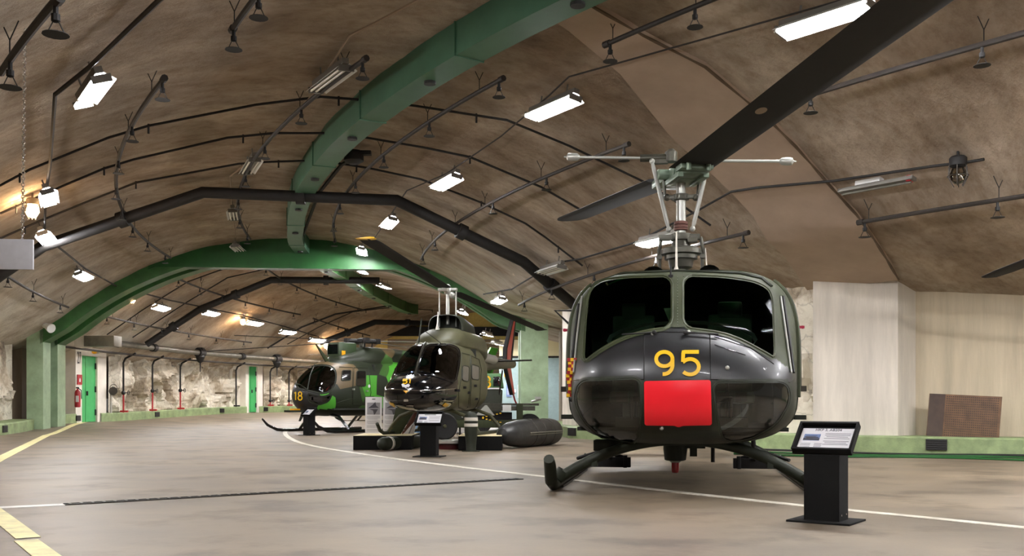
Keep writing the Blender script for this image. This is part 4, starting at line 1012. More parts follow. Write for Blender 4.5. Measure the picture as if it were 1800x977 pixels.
def cut(obj, mtx, polys, mode='eye', k=0.0, side=None):
    """take the skin away behind the glazing"""
    bm = bmesh.new(); bm.from_mesh(obj.data); dead = []
    eye = mtx.inverted() @ V((0, 0, CH))
    for f in bm.faces:
        c = f.calc_center_median(); n = f.normal
        if mode == 'eye':
            if n.dot(eye - c) <= 0: continue
            q = proj(mtx @ c)
        elif mode == 'side':
            if n.x * side < .3: continue
            q = (c.y, c.z)
        else:
            if n.z < .3: continue
            q = (c.x, c.y)
        if any(inpoly(q, shrink(p, k)) for p in polys): dead.append(f)
    bmesh.ops.delete(bm, geom=dead, context='FACES'); bm.to_mesh(obj.data); bm.free()
def assign(obj, fn):
    for p in obj.data.polygons: p.material_index = fn(p.center, p.normal)
def blade(name, root, tip, chord, m, parent, root_cut=.6, up=(0, 0, 1), tipm=None, droop=0.0, twist=0.0, label=None):
    root, tip = V(root), V(tip); d = tip - root; ln = d.length; t = d.normalized(); u = V(up); u = (u - t * u.dot(t)).normalized(); s = t.cross(u)
    prof = [(-.5, 0), (-.44, .035), (-.25, .06), (0, .05), (.3, .02), (.5, .0), (.3, -.015), (0, -.035), (-.25, -.045), (-.44, -.03)]
    rows = []; n = 16
    for i in range(n + 1):
        f = i / n; a = root_cut + (ln - root_cut) * f; c = root + t * a - V((0, 0, droop * f * f)); k = 1.0 if f < .985 else .75
        tw = twist * (1 - f); rows.append([c + s * (x * chord * k * math.cos(tw) - z * chord * math.sin(tw)) + u * (z * chord + x * chord * math.sin(tw)) for x, z in prof])
    mb = MB(); mb.grid(rows, closed=True); mb.add(rows[0], [tuple(range(len(prof)))]); mb.add(rows[-1], [tuple(range(len(prof)))])
    o = mb.build(name, m, parent, ang=50)
    if label: o['label'] = label
    return o

# ================================================================== front helicopter, number 95
AX = .175; HR = -math.atan(AX); HM = TR((1.63, 9.45, 0), HR)
huey = thing('helicopter', 'large black-nosed helicopter numbered 95 with red nose panel, nearest the viewer', 'helicopter', HM)
ST = [(0.0, .02, 1.02, 1.06, 1.04, 2.2, 2.2), (.04, .42, .84, 1.27, 1.04, 2.3, 2.4), (.12, .68, .72, 1.42, 1.04, 2.3, 2.6), (.25, .90, .62, 1.55, 1.04, 2.3, 2.8), (.45, 1.05, .55, 1.67, 1.05, 2.3, 3.0), (.65, 1.13, .52, 1.75, 1.06, 2.5, 3.1), (1.0, 1.19, .5, 2.08, 1.08, 3.6, 3.2),
      (1.35, 1.23, .49, 2.34, 1.1, 4.7, 3.4), (1.6, 1.235, .49, 2.42, 1.1, 4.5, 3.6), (2.0, 1.235, .49, 2.46, 1.1, 3.7, 3.8), (4.3, 1.23, .49, 2.46, 1.1, 3.5, 3.8), (4.9, 1.0, .62, 2.36, 1.2, 3.2, 3.2), (5.6, .56, 1.0, 2.22, 1.55, 2.4, 2.4), (6.3, .42, 1.22, 2.12, 1.65, 2.1, 2.1), (10.4, .2, 1.72, 2.12, 1.92, 2, 2)]
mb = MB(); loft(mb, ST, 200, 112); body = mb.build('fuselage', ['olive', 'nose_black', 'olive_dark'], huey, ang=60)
WL = smooth_poly([(1034, 512), (1055, 493), (1095, 487), (1182, 485), (1182, 576), (1128, 584), (1086, 598), (1048, 621), (1025, 640), (1028, 575)], 1)
WR = smooth_poly([(1200, 484), (1270, 486), (1326, 494), (1350, 506), (1359, 523), (1363, 632), (1345, 621), (1307, 600), (1270, 586), (1200, 577)], 1)
CL = smooth_poly([(1018, 668), (1126, 664), (1129, 720), (1121, 779), (1095, 780), (1058, 771), (1025, 740), (1009, 704)], 2)
CR = smooth_poly([(1251, 671), (1384, 670), (1391, 704), (1366, 746), (1317, 774), (1270, 777), (1260, 735)], 2)
cast95 = Caster(body, HM)
seam = cast95.bvh
def c95(c, n):
    if c.y < 1.2 and .62 < c.z < 2.2:
        q = proj(HM @ c)
        if q[1] > 668: return 2
        # black nose hood below the windshield line
        lim = 577 + max(0, abs(q[0] - 1192) - 8) ** 1.75 * .0077
        if q[1] > lim - 3: return 1
        return 0
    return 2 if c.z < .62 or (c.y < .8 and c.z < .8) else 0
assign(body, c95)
cut(body, HM, [WL, WR, CL, CR], k=0.2)
for nm, poly, gm in (('windshield', WL, 'windshield_glass'), ('windshield', WR, 'windshield_glass'), ('chin_window', CL, 'chin_glass'), ('chin_window', CR, 'chin_glass')):
    g = cast95.patch(nm, poly, 'eye', gm, huey, off=.004, rim=False)
    cast95.ring('glass_frame', poly, 'eye', 'olive' if nm == 'windshield' else 'olive_dark', g, -4.5, 3.0)
    mb = MB(); cast95.line(mb, poly, 'eye', .013 if nm == 'windshield' else .009, off=.004, close=True, sub=4); mb.build('glass_seal', 'olive' if nm == 'windshield' else 'olive_dark', g)
# cabin roof windows (green tinted)
for s in (-1, 1):
    pl = [(s * .28, 1.62), (s * .86, 1.62), (s * .86, 2.15), (s * .28, 2.15)]; cut(body, HM, [pl], 'top'); cast95.patch('roof_window', pl, 'top', 'roof_green_glass', huey, off=.006)
# doors and cabin glazing on both sides
for s, md in ((-1, 'left'), (1, 'right')):
    pw = [(1.38, 1.22), (2.15, 1.22), (2.15, 2.12), (1.75, 2.12), (1.5, 1.9)]; cut(body, HM, [pw], 'side', side=s)
    dp = [(1.2, .66), (2.3, .66), (2.3, 2.28), (1.72, 2.28), (1.42, 2.0), (1.2, 1.3)]; mb = MB(); cast95.line(mb, dp, md, .009, close=True)
    d_ = mb.build('door_outline', 'olive_dark', huey); cast95.patch('door_window', pw, md, 'dark_glass', huey, off=.006)
    mb = MB(); cast95.line(mb, [(1.36, 1.2), (2.17, 1.2), (2.17, 2.14), (1.73, 2.14), (1.48, 1.92)], md, .014, close=True); mb.build('window_frame', 'olive', huey)
    cast95.patch('cargo_window', [(2.6, 1.35), (3.15, 1.35), (3.15, 2.05), (2.6, 2.05)], md, 'gloss_black', huey, off=.006); cast95.patch('cargo_window', [(3.3, 1.35), (4.0, 1.35), (4.0, 2.05), (3.3, 2.05)], md, 'gloss_black', huey, off=.006)
    mb = MB(); cast95.line(mb, [(2.4, .66), (4.3, .66), (4.3, 2.25), (2.4, 2.25)], md, .008, close=True); mb.build('cargo_door_outline', 'olive_dark', huey)
    # door post standing proud of the side, with its drip rail
    mb = MB(); cast95.line(mb, [(1.14, 1.0), (1.2, 1.4), (1.36, 1.85), (1.52, 2.15), (1.6, 2.28)], md, .026, off=.012); mb.build('door_post', 'olive', huey)
    mb = MB(); cast95.line(mb, [(1.3, 1.08), (1.36, 1.6), (1.5, 2.0), (1.62, 2.2)], md, .018, off=.03); mb.box((s * 1.27, 1.28, 1.09), (.1, .06, .06)); mb.build('drip_rail', 'steel_dark', huey)
    mb = MB(); mb.box((s * 1.25, 1.7, 1.78), (.2, .03, .03)); mb.ball((s * 1.33, 1.7, 1.78), .02, 8, 6); mb.build('door_handle', 'mirror_red', huey)
    mb = MB(); mb.ball((s * 1.12, 1.75, 2.2), .045, 10, 8, (1.2, 1.2, .8)); mb.cyl((s * .95, 1.75, 2.2), (s * 1.12, 1.75, 2.2), .02, n=6); mb.build('side_lamp', 'gloss_black', huey)
    mb = MB(); mb.box((s * 1.28, 1.5, .78), (.12, .14, .05)); mb.box((s * 1.2, 1.5, .78), (.14, .05, .04)); mb.build('step_lug', 'olive_dark', huey)
    mb = MB(); mb.tube([(s * .62, 1.0, 1.25), (s * .62, 1.12, 1.42)], .09, 10); mb.build('pedal_post', 'inside_dark', huey)
mb = MB(); mb.tube([(-1.12, 1.45, 1.98), (-1.42, 1.5, 1.99), (-1.2, 1.5, 1.78)], .016, 6); mb.build('antenna_bracket', 'pipe_black', huey)
# centre post, nose panels, seams
mb = MB()
PST = [cast95((x, y), 'eye', .012) for y in range(481, 580, 6) for x in (1181.5, 1201)]
mb.grid([[PST[i], PST[i + 1]] for i in range(0, len(PST), 2)]); mb.build('centre_post', 'olive', huey)
mb = MB()
for y in range(488, 576, 5):
    h = cast95((1191, y), 'eye', .014)
    if h: mb.ball(h, .0045, 6, 4)
mb.build('rivets', 'rod_grey', huey)
cast95.patch('nose_panel', smooth_poly([(1132.5, 670), (1249, 668), (1251, 745), (1200, 746), (1193, 749), (1186, 746), (1133.5, 745.5)], 1, 2.5), 'eye', 'red_panel', huey, off=.018)
mb = MB(); cast95.line(mb, [(1132, 668), (1132, 588), (1140, 584), (1240, 584), (1248, 590), (1249, 667)], 'eye', .004, off=.002)
cast95.line(mb, [(1008, 669), (1060, 663), (1132, 667)], 'eye', .004, off=.002); cast95.line(mb, [(1249, 667), (1320, 668), (1388, 672)], 'eye', .004, off=.002); cast95.line(mb, [(1256, 592), (1320, 612), (1360, 640)], 'eye', .0035, off=.002); cast95.line(mb, [(1256, 606), (1310, 624)], 'eye', .0035, off=.002)
mb.build('panel_seam', 'gloss_black', huey)
mb = MB(); numeral(cast95, '9', 1151, 619, 34, 41, 6.6, 'eye', mb); numeral(cast95, '5', 1197, 619, 34, 41, 6.6, 'eye', mb); o = mb.build('number_95', 'yellow_paint', huey); o['label'] = 'yellow painted number 95 on the nose'
mb = MB()
for x, y in ((1163, 751), (1278, 647), (1148, 588), (1210, 585)): 
    h = cast95((x, y), 'eye', .01)
    if h: mb.ball(h, .022, 8, 6)
build_each(mb, 'fastener', 'rod_grey', huey)
for s, xs in ((-1, (1165, 548, 1112, 590)), (1, (1222, 550, 1300, 610))): 
    mb = MB(); a, b = cast95((1150 if s < 0 else 1205, 588), 'eye', .025), cast95((1095 if s < 0 else 1262, 592), 'eye', .03)
    if a and b: mb.tube([a, b], .008, 6); mb.ball(a, .025, 8, 6)
    mb.build('wiper', 'pipe_black', huey)
# interior
mb = MB(); mb.box((0, 2.0, .66), (2.2, 2.2, .04)); mb.box((0, 3.2, 1.5), (2.3, .05, 1.7)); mb.build('cabin_floor', 'inside_dark', huey)
mb = MB(); rows = []
for i in range(13):
    a = math.radians(200 - 220 * i / 12); rows.append([V((math.cos(a) * .78, y, 1.5 + math.sin(a) * .2 + .1)) for y in (.82, 1.28)])
mb.grid(rows); mb.build('instrument_hood', 'silver_hood', huey)
mb = MB(); mb.box((0, 1.24, 1.38), (1.4, .06, .42)); mb.box((0, 1.45, 1.0), (.3, .5, .55)); mb.build('instrument_panel', 'inside_dark', huey, bevel=.02)
for s in (-1, 1):
    mb = MB(); mb.box((s * .56, 1.9, 1.0), (.5, .5, .14)); mb.box((s * .56, 2.16, 1.5), (.5, .12, .95)); mb.box((s * .56, 2.14, 2.02), (.28, .1, .2)); mb.cyl((s * .56, 1.9, .68), (s * .56, 1.9, .95), .12, n=10); mb.build('crew_seat', 'seat_fabric', huey, bevel=.04)
    mb = MB(); mb.tube([(s * .5, 1.5, .7), (s * .5, 1.48, 1.1), (s * .5, 1.42, 1.35)], .018, 6); mb.build('control_stick', 'pipe_black', huey)
    mb = MB(); mb.tube([(s * .5, .62, .72), (s * .5, .6, 1.0)], .02, 6); mb.box((s * .42, .6, 1.0), (.12, .03, .1)); mb.box((s * .6, .6, 1.0), (.12, .03, .1)); mb.box((s * .5, .75, .74), (.34, .3, .1)); mb.build('pedal', 'steel_dark', huey)
# roof: fairing lip, intakes, mast base
mb = MB(); cast95.line(mb, [(1040, 505), (1058, 487), (1100, 481), (1192, 477), (1300, 481), (1340, 490), (1356, 504)], 'eye', .02, off=.004, sub=5); mb.build('roof_lip', 'olive_dark', huey)
for s in (-1, 1):
    mb = MB(); rows = []
    for i in range(9):
        a = PI * i / 8; rows.append([V((s * .325 + math.cos(a) * .14, 2.1 + yy, 2.42 + math.sin(a) * .135)) for yy in (0, .1, .45)])
    mb.grid(rows); mb.box((s * .325, 2.2, 2.46), (.2, .05, .1)); mb.build('roof_intake', 'black_gap', huey)
mb = MB(); loft(mb, [(2.9, .02, 2.4, 2.42, 2.41, 2, 2), (3.1, .4, 2.36, 2.5, 2.4, 3, 2), (3.6, .5, 2.36, 2.58, 2.4, 3, 2), (5.0, .45, 2.1, 2.56, 2.3, 2.6, 2), (6.2, .2, 2.0, 2.4, 2.2, 2, 2)], 24, 24); mb.build('engine_cowling', 'olive_dark', huey)
mb = MB(); mb.lathe([(.2, 0), (.22, .5), (.17, .5), (.15, .1)], (0, 6.0, 2.3), (0, 1, .25), 18); mb.build('exhaust', 'steel_dark', huey)
def LP(x, y, Yw): return HM.inverted() @ px(x, y, Yw)
# tail
mb = MB(); mb.prism([(9.9, 1.9), (10.5, 1.75), (11.6, 3.3), (11.2, 3.35)], Matrix(((0, 0, 1, -.06), (1, 0, 0, 0), (0, 1, 0, 0), (0, 0, 0, 1))), .12); mb.build('tail_fin', 'olive', huey, bevel=.02)
for s in (-1, 1): blade('stabiliser', (0, 8.8, 1.9), (s * 1.35, 8.9, 1.9), .5, 'olive', huey, .1)
blade('tail_rotor_blade', (.2, 11.25, 3.1), (.2, 11.9, 4.0), .2, 'blade_black', huey, .05, up=(1, 0, 0)); blade('tail_rotor_blade', (.2, 11.25, 3.1), (.2, 10.6, 2.2), .2, 'blade_black', huey, .05, up=(1, 0, 0))
# rotor head (mast stands about 2.65 m behind the nose)
YM = 12.06; hub = LP(1197, 308, YM); mx = hub.x; my = hub.y
def zpx(y): return CH + (H0 - y) / F * YM
def xpx(x): return mx + (x - 1197) / F * YM
mb = MB(); mb.cyl((mx, my, 2.4), (mx, my, hub.z - .05), .058, n=18); mb.build('mast', 'rod_grey', huey)
mb = MB(); mb.lathe([(.062, 0), (.085, .01), (.085, .03), (.07, .035), (.085, .04), (.085, .07), (.07, .075), (.085, .08), (.085, .11), (.062, .12)], (mx, my, zpx(406)), n=18); mb.build('mast_boot', 'boot_brown', huey)
mb = MB(); mb.lathe([(.2, 0), (.2, .05), (.25, .06), (.25, .12), (.21, .14), (.12, .15), (.1, .24), (.07, .26)], (mx, my, zpx(456)), n=24); mb.lathe([(.1, -.12), (.14, -.1), (.16, 0)], (mx, my, zpx(456)), n=18)
for s in (-1, 1): mb.box((mx + s * .26, my, zpx(446)), (.06, .08, .12)); mb.cyl((mx + s * .26, my, zpx(475)), (mx + s * .26, my, zpx(446)), .022, n=8)
mb.build('swashplate', 'hub_dark', huey, bevel=0)
mb = MB(); mb.lathe([(.075, -.03), (.13, -.02), (.13, .06), (.075, .07)], (mx, my, zpx(420)), n=18); mb.box((mx - .02, my - .03, zpx(418)), (.5, .09, .07)); mb.box((mx + .14, my - .06, zpx(424)), (.12, .08, .06))
for s in (-1, 1): mb.cyl((mx + s * .24, my - .03, zpx(418)), (mx + s * .27, my - .02, zpx(448)), .024, n=8)
mb.build('scissor_collar', 'hub_dark', huey, bevel=.008)
mb = MB(); mb.lathe([(.06, -.04), (.1, -.035), (.1, .035), (.06, .04)], (mx, my, zpx(347)), n=16); mb.box((mx, my - .03, zpx(347)), (.38, .06, .05)); mb.ball((mx - .17, my - .03, zpx(347)), .045, 8, 6); mb.ball((mx + .18, my - .03, zpx(349)), .045, 8, 6)
mb.cyl((mx + .2, my, zpx(347)), (mx + .22, my, zpx(315)), .02, n=8); mb.cyl((mx - .2, my, zpx(347)), (mx - .2, my, zpx(310)), .02, n=8); mb.build('mixing_lever', 'hub_dark', huey, bevel=.006)
bt = (HM.inverted() @ px(995, 388, 18.67)) - hub; bf = (HM.inverted() @ px(1620, -6, 7.0)) - hub
fd, ad = bf.normalized(), bt.normalized(); sd = fd.cross(V((0, 0, 1))).normalized()
mb = MB(); rotf = frame((0, 0, 0), sd, fd, sd.cross(fd)).to_3x3()
mb.box(hub + V((0, 0, -.02)), (.34, .42, .16), rotf); mb.box(hub + fd * .3 + V((0, 0, -.03)), (.3, .3, .12), rotf); mb.box(hub + fd * .48 + V((0, 0, -.02)), (.4, .22, .09), rotf); mb.box(hub + ad * .38 + V((0, 0, -.03)), (.36, .5, .1), rotf)
mb.cyl(hub - sd * .3, hub + sd * .3, .065, n=12); mb.lathe([(.1, -.1), (.12, .06), (.07, .1), (.05, .16)], hub, n=16); mb.build('rotor_hub', 'hub_green', huey, bevel=.015)
arm = []
for s in (-1, 1):
    mb = MB(); mb.box(hub + sd * s * .16 + fd * .2 + V((0, 0, -.1)), (.07, .5, .06), rotf); mb.cyl(hub + fd * .62 + sd * s * .12 + V((0, 0, -.1)), hub + fd * .62 + sd * s * .12 + V((0, 0, .03)), .03, n=10); mb.build('pitch_horn', 'hub_green', huey, bevel=.01)
fb = blade('rotor_blade', hub + fd * .1, hub + fd * 6.7, .53, 'blade_black', huey, .22); Caster(fb, HM).patch('worn_spot', [(1338 + 11 * math.cos(a * PI / 8) , 194 + 5.5 * math.sin(a * PI / 8) - 2.5 * math.cos(a * PI / 8)) for a in range(16)], 'eye', 'cable_pale', fb, off=.004, rim=False); blade('rotor_blade', hub + ad * .1, hub + ad * 6.6, .53, 'blade_black', huey, .5)
# stabiliser bar
zs = zpx(277)
sb0, sb1 = V((xpx(1004), my + .02, zpx(267))), V((xpx(1378), my - .05, zpx(293)))
mb = MB(); mb.tube([sb0, V((xpx(1150), my, zpx(276)))], .018, 10); mb.tube([V((xpx(1252), my, zpx(285))), sb1], .018, 10); build_each(mb, 'stabiliser_bar', 'rod_grey', huey)
mb = MB(); mb.cyl(V((xpx(1126), my, zpx(275))), V((xpx(1172), my, zpx(276))), .048, n=12); mb.cyl(V((xpx(1238), my, zpx(284))), V((xpx(1256), my, zpx(285))), .04, n=12); mb.lathe([(.075, -.07), (.075, .05), (.05, .07), (.03, .09)], V((xpx(1180), my, zpx(274))), n=16); mb.box(V((xpx(1160), my, zpx(283))), (.2, .08, .05)); build_each(mb, 'bar_bearing', 'hub_dark', huey)
for c, d in ((sb0, sb0 - sb1), (sb1, sb1 - sb0)):
    d = d.normalized(); mb = MB(); mb.lathe([(.02, -.1), (.045, -.07), (.05, .0), (.045, .05), (.012, .07), (.008, .1)], c, d, 14); mb.build('bar_weight', 'rod_grey', huey)
for a, b in (((1147, 284), (1176, 404)), ((1239, 312), (1217, 404))):
    A, B = V((xpx(a[0]), my - .08, zpx(a[1]))), V((xpx(b[0]), my - .05, zpx(b[1]))); mb = MB(); mb.tube([A, A.lerp(B, .12), A.lerp(B, .88), B], [.016, .026, .026, .016], 8); mb.ball(A, .035, 8, 6); mb.ball(B, .035, 8, 6); mb.build('pitch_link', 'rod_grey', huey)
# whip aerials
a = cast95((LP(1189, 473, 11.3).x, 1.8), 'top', 0); mb = MB(); mb.tube([a, a + V((0, 0, .06)), a + V((0, .0, .45))], [.035, .014, .008], 8); mb.build('whip_antenna', 'white_paint', huey)
mb = MB(); mb.tube([V((xpx(1242), my, 2.5)), V((xpx(1239), my, 2.83))], [.012, .006], 6); mb.build('whip_antenna', 'white_paint', huey)
mb = MB(); a = cast95((1179, 487), 'eye', .01); mb.tube([a, a + V((0, -.0, .14))], .01, 6); mb.box(a, (.05, .05, .03)); mb.build('thermometer', 'pipe_black', huey)
# belly lamp, beacon, cable cutter
q = LP(1187, 790, 11.0); mb = MB(); mb.lathe([(.13, .2), (.135, 0), (.12, -.12), (.1, -.13)], (q.x, q.y, .42), n=20); mb.box((q.x + .22, q.y, .47), (.22, .12, .08)); mb.box((q.x + .2, q.y, .4), (.08, .1, .12)); mb.build('search_lamp', 'olive_dark', huey)
mb = MB(); mb.lathe([(.06, .02), (.065, -.02), (.05, -.03)], (q.x + .0, q.y, .3), n=16); mb.build('beacon_ring', 'rod_grey', huey)
mb = MB(); mb.lathe([(.042, .0), (.042, -.1), (.036, -.125), (.01, -.13)], (q.x, q.y, .28), n=14); mb.build('beacon', 'beacon_red', huey)
mb = MB(); mb.cyl((.36, 2.0, .25), (.36, 2.0, .5), .022, n=8); mb.build('belly_mast', 'pipe_black', huey)
# skid gear
SKX = 1.345
for s in (-1, 1):
    mb = MB(); mb.tube([(s * SKX, .35, .36), (s * SKX, .44, .36), (s * SKX, .52, .3), (s * SKX, .62, .12), (s * SKX, .8, .065), (s * SKX, 1.2, .055), (s * SKX, 4.6, .055), (s * SKX, 4.75, .08)][1:], [.055, .062, .062, .06, .055, .055, .05], 12); mb.build('skid_tube', 'olive_dark', huey)
    mb = MB(); mb.box((s * SKX, 2.6, .012), (.12, 2.8, .024)); mb.build('skid_shoe', 'steel_dark', huey)
    mb = MB(); mb.cyl((s * (SKX - .03), 1.0, .12), (s * (SKX - .09), 1.0, .2), .075, n=10); mb.cyl((s * (SKX - .03), 3.9, .12), (s * (SKX - .09), 3.9, .2), .075, n=10); build_each(mb, 'saddle', 'olive_dark', huey)
    # ground handling beam inboard of the skid
    mb = MB(); mb.box((s * (SKX - .38), 3.3, .16), (.62, .12, .13)); mb.tube([(s * (SKX - .02), 3.0, .22), (s * (SKX - .3), 3.3, .3), (s * (SKX - .62), 3.3, .22)], .025, 6); mb.box((s * (SKX - .62), 3.3, .17), (.05, .14, .16)); mb.cyl((s * (SKX - .42), 3.2, .2), (s * (SKX - .46), 3.1, .52), .03, n=8); mb.build('handling_beam', 'pipe_black', huey, bevel=.008)
for y in (1.0, 3.9):
    mb = MB(); P = []
    for i in range(25):
        t = -1 + 2 * i / 24; P.append((t * (SKX - .01), y, .1 + .44 * (1 - abs(t) ** 2.1)))
    mb.tube(P, [.06 - .008 * (1 - abs(-1 + 2 * i / 24)) for i in range(25)], 12)
    for s in (-1, 1): mb.box((s * .92, y, .3), (.06, .1, .09))
    mb.build('cross_tube', 'olive_dark', huey)
mb = MB(); mb.box((-.78, 1.3, .47), (.34, .3, .12)); mb.build('belly_box', 'olive_dark', huey, bevel=.01)
for pts in ([(1024, 522), (1015, 600), (1010, 655)], [(1371, 522), (1382, 600), (1389, 655)]):
    mb = MB(); cast95.line(mb, pts, 'eye', .011, off=.012)
    if mb.f: mb.build('door_edge', 'rod_grey', huey)
    mb = MB(); cast95.line(mb, [(x + (5 if x > 1200 else -5), y) for x, y in pts], 'eye', .016, off=.006)
    if mb.f: mb.build('door_seal', 'pipe_black', huey)
# streamers hung on the sides
def streamer(c, label):
    r = thing('streamer', label, 'streamer', TR(c)); rows = []; mb = MB()
    mat_y, mat_r = 'yellow_paint', 'red_paint'
    A = MB(); B = MB()
    for k in range(12):
        for j in range(3):
            z = -k * .034; x = (j - 1) * .034 + .012 * math.sin(k * .9); tgt = A if (k + j) % 2 else B
            tgt.box((x, .012 * math.sin(k * 1.3), z), (.035, .012, .035))
    A.build('yellow_checks', mat_y, r); B.build('red_checks', mat_r, r)
    mb.tube([(0, 0, .01), (0, .02, .1)], .006, 5); mb.ball((0, 0, -.42), .03, 8, 6); mb.build('cord', 'pipe_black', r)
streamer(px(1005.5, 632, 10.35), 'red and yellow checked streamer on the left side of the front helicopter'); streamer(px(1396, 632, 10.9), 'red and yellow checked streamer on the right side of the front helicopter')

# ================================================================== second helicopter, number 51
R2 = -math.radians(13); M2 = TR((-1.95, 18.13, 0), R2)
jet = thing('helicopter', 'olive helicopter with gloss black nose numbered 51 and two-blade rotor', 'helicopter', M2)
ST = [(0.0, .02, 1.08, 1.12, 1.1, 2.1, 2.1), (.05, .3, .95, 1.27, 1.1, 2.1, 2.2), (.2, .5, .86, 1.37, 1.11, 2.2, 2.3), (.5, .62, .79, 1.47, 1.13, 2.3, 2.4), (.75, .66, .77, 1.55, 1.15, 2.4, 2.5), (1.05, .69, .76, 1.88, 1.2, 2.5, 2.6), (1.4, .70, .76, 2.10, 1.22, 2.8, 2.7), (1.8, .70, .76, 2.17, 1.25, 3.2, 2.8),
      (3.2, .69, .76, 2.17, 1.25, 3.2, 2.8), (3.9, .54, .9, 2.05, 1.4, 2.8, 2.4), (4.7, .3, 1.38, 2.02, 1.7, 2.2, 2.2), (5.4, .2, 1.66, 2.06, 1.86, 2, 2), (8.7, .11, 1.86, 2.08, 1.97, 2, 2)]
mb = MB(); loft(mb, ST, 150, 80); body = mb.build('fuselage', ['olive_drab', 'gloss_black'], jet, ang=60); cast51 = Caster(body, M2)
assign(body, lambda c, n: 1 if c.y < 1.02 + .12 * (c.z - 1.2) else 0)
W1 = smooth_poly([(692, 662), (697, 638), (706, 614), (719, 606.5), (745, 605), (743, 613), (728, 656), (709, 659)], 1)
W2 = smooth_poly([(749, 605.5), (789, 604.5), (803, 609), (809, 617), (808, 640), (801, 673), (781, 667), (758, 660), (733, 657), (739, 630)], 1)
cut(body, M2, [W1, W2], k=1.2)
for wp in (W1, W2):
    g = cast51.patch('windshield', wp, 'eye', 'dark_glass', jet, off=.004, rim=False); cast51.ring('glass_frame', wp, 'eye', 'gloss_black', g, -.8, 3.0, step=3); mb = MB(); cast51.line(mb, wp, 'eye', .012, close=True, sub=3); mb.build('glass_seal', 'gloss_black', g)
mb = MB(); cast51.line(mb, [(748, 603), (743, 613), (735, 638), (730, 659)], 'eye', .022, off=.012); mb.build('centre_post', 'hub_dark', jet)
mb = MB(); cast51.line(mb, [(682, 684), (700, 684.5), (730, 686), (770, 686), (800, 683)], 'eye', .009); mb.build('nose_trim', 'chrome', jet)
for dp in ([(811, 620), (826, 624), (826, 680), (822, 722), (806, 716), (806, 690), (811, 660)], [(828, 625), (842, 632), (846, 650), (843, 700), (836, 716), (825, 722), (828, 680)]):
    mb = MB(); cast51.line(mb, dp, 'eye', .008, close=True); mb.build('door_outline', 'olive_dark', jet)
for wp in ([(813, 642), (824, 644), (823, 671), (812, 668)], [(829, 640), (842, 644), (841.5, 668), (829, 666)]):
    g = cast51.patch('door_window', smooth_poly(wp, 1), 'eye', 'bluegrey_glass' if 'bluegrey_glass' in MATS else 'pipe_grey', jet, off=.006); mb = MB(); cast51.line(mb, smooth_poly(wp, 1), 'eye', .012, close=True); mb.build('window_seal', 'olive_dark', g)
mb = MB()
for x, y in ((804, 686), (823, 690), (815, 681), (834, 678), (836, 701)):
    h = cast51((x, y), 'eye', .01)
    if h: mb.box(h, (.09, .06, .05))
build_each(mb, 'door_handle', 'pipe_black', jet)
mb = MB(); numeral(cast51, '5', 707, 667.5, 9, 7.5, 2.0, 'eye', mb, skew=.15); numeral(cast51, '1', 716, 667, 8, 7.5, 2.0, 'eye', mb, skew=.15); o = mb.build('number_51', 'yellow_paint', jet); o['label'] = 'yellow number 51 on the black nose'
cast51.patch('animal_emblem', [(706, 676), (709, 675), (713, 677), (718, 675), (721, 677), (719, 681), (716, 680), (714, 683), (711, 680.5), (708, 681)], 'eye', 'paper', jet, off=.014, rim=False)
cast51.patch('warning_mark', [(709, 686.5), (719, 686.5), (714, 691)], 'eye', 'amber', jet, off=.014, rim=False)
for pl in ([(710, 701), (718, 701), (718, 705), (710, 705)], [(714, 711), (727, 711), (727, 716), (714, 716)]):
    cast51.patch('landing_lamp', smooth_poly(pl, 2), 'eye', 'chrome', jet, off=.012, rim=False)
for pl in ([(777, 712), (782, 707), (789, 711), (783, 715)], [(684, 706), (692, 708), (696, 716), (688, 713)]): cast51.patch('lamp_window', pl, 'eye', 'yellow_paint', jet, off=.012, rim=False)
cast51.patch('chin_window', smooth_poly([(752, 692), (795, 690), (800, 700), (789, 716), (757, 717)], 2), 'eye', 'gloss_black', jet, off=.004, rim=False); cast51.patch('chin_window', smooth_poly([(683, 694), (698, 692), (700, 712), (694, 715), (685, 705)], 2), 'eye', 'gloss_black', jet, off=.004, rim=False)
mb = MB(); mb.box((0, 1.9, .95), (1.2, 1.6, .05)); mb.box((0, 2.6, 1.5), (1.25, .05, 1.1)); mb.build('cabin_floor', 'inside_dark', jet)
mb = MB(); mb.box((-.05, 1.02, 1.5), (.5, .2, .3)); mb.box((0, 1.1, 1.25), (.25, .5, .5)); mb.build('instrument_panel', 'inside_dark', jet, bevel=.03)
for s in (-1, 1): mb = MB(); mb.box((s * .32, 1.75, 1.15), (.45, .5, .12)); mb.box((s * .32, 2.0, 1.55), (.45, .1, .75)); mb.build('crew_seat', 'seat_fabric', jet, bevel=.04)
mb = MB(); a = M2.inverted() @ px(718, 632, 19.9); mb.box(a, (.26, .02, .12)); mb.build('cabin_placard', 'blade_red', jet)
# cowlings
mb = MB(); loft(mb, [(1.55, .05, 2.05, 2.1, 2.08, 2, 2), (1.75, .40, 2.0, 2.28, 2.1, 2.4, 2), (2.1, .5, 2.0, 2.44, 2.1, 2.6, 2), (2.5, .52, 2.0, 2.5, 2.1, 2.8, 2), (4.0, .48, 1.9, 2.48, 2.1, 2.8, 2), (4.8, .3, 1.8, 2.2, 2.0, 2.2, 2), (5.2, .1, 1.75, 1.9, 1.82, 2, 2)], 40, 40, power=1.2); mb.build('lower_cowling', 'olive_drab', jet)
mb = MB(); rows = []
for y, hw, zt in ((2.42, .36, 2.76), (2.46, .38, 2.78), (2.8, .38, 2.79), (3.6, .34, 2.7), (4.2, .2, 2.52)):
    r = []
    for i in range(17):
        a = PI * i / 16; r.append(V((hw * math.copysign(abs(math.cos(a)) ** .55, math.cos(a)), y, 2.35 + (zt - 2.35) * abs(math.sin(a)) ** .55)))
    rows.append(r)
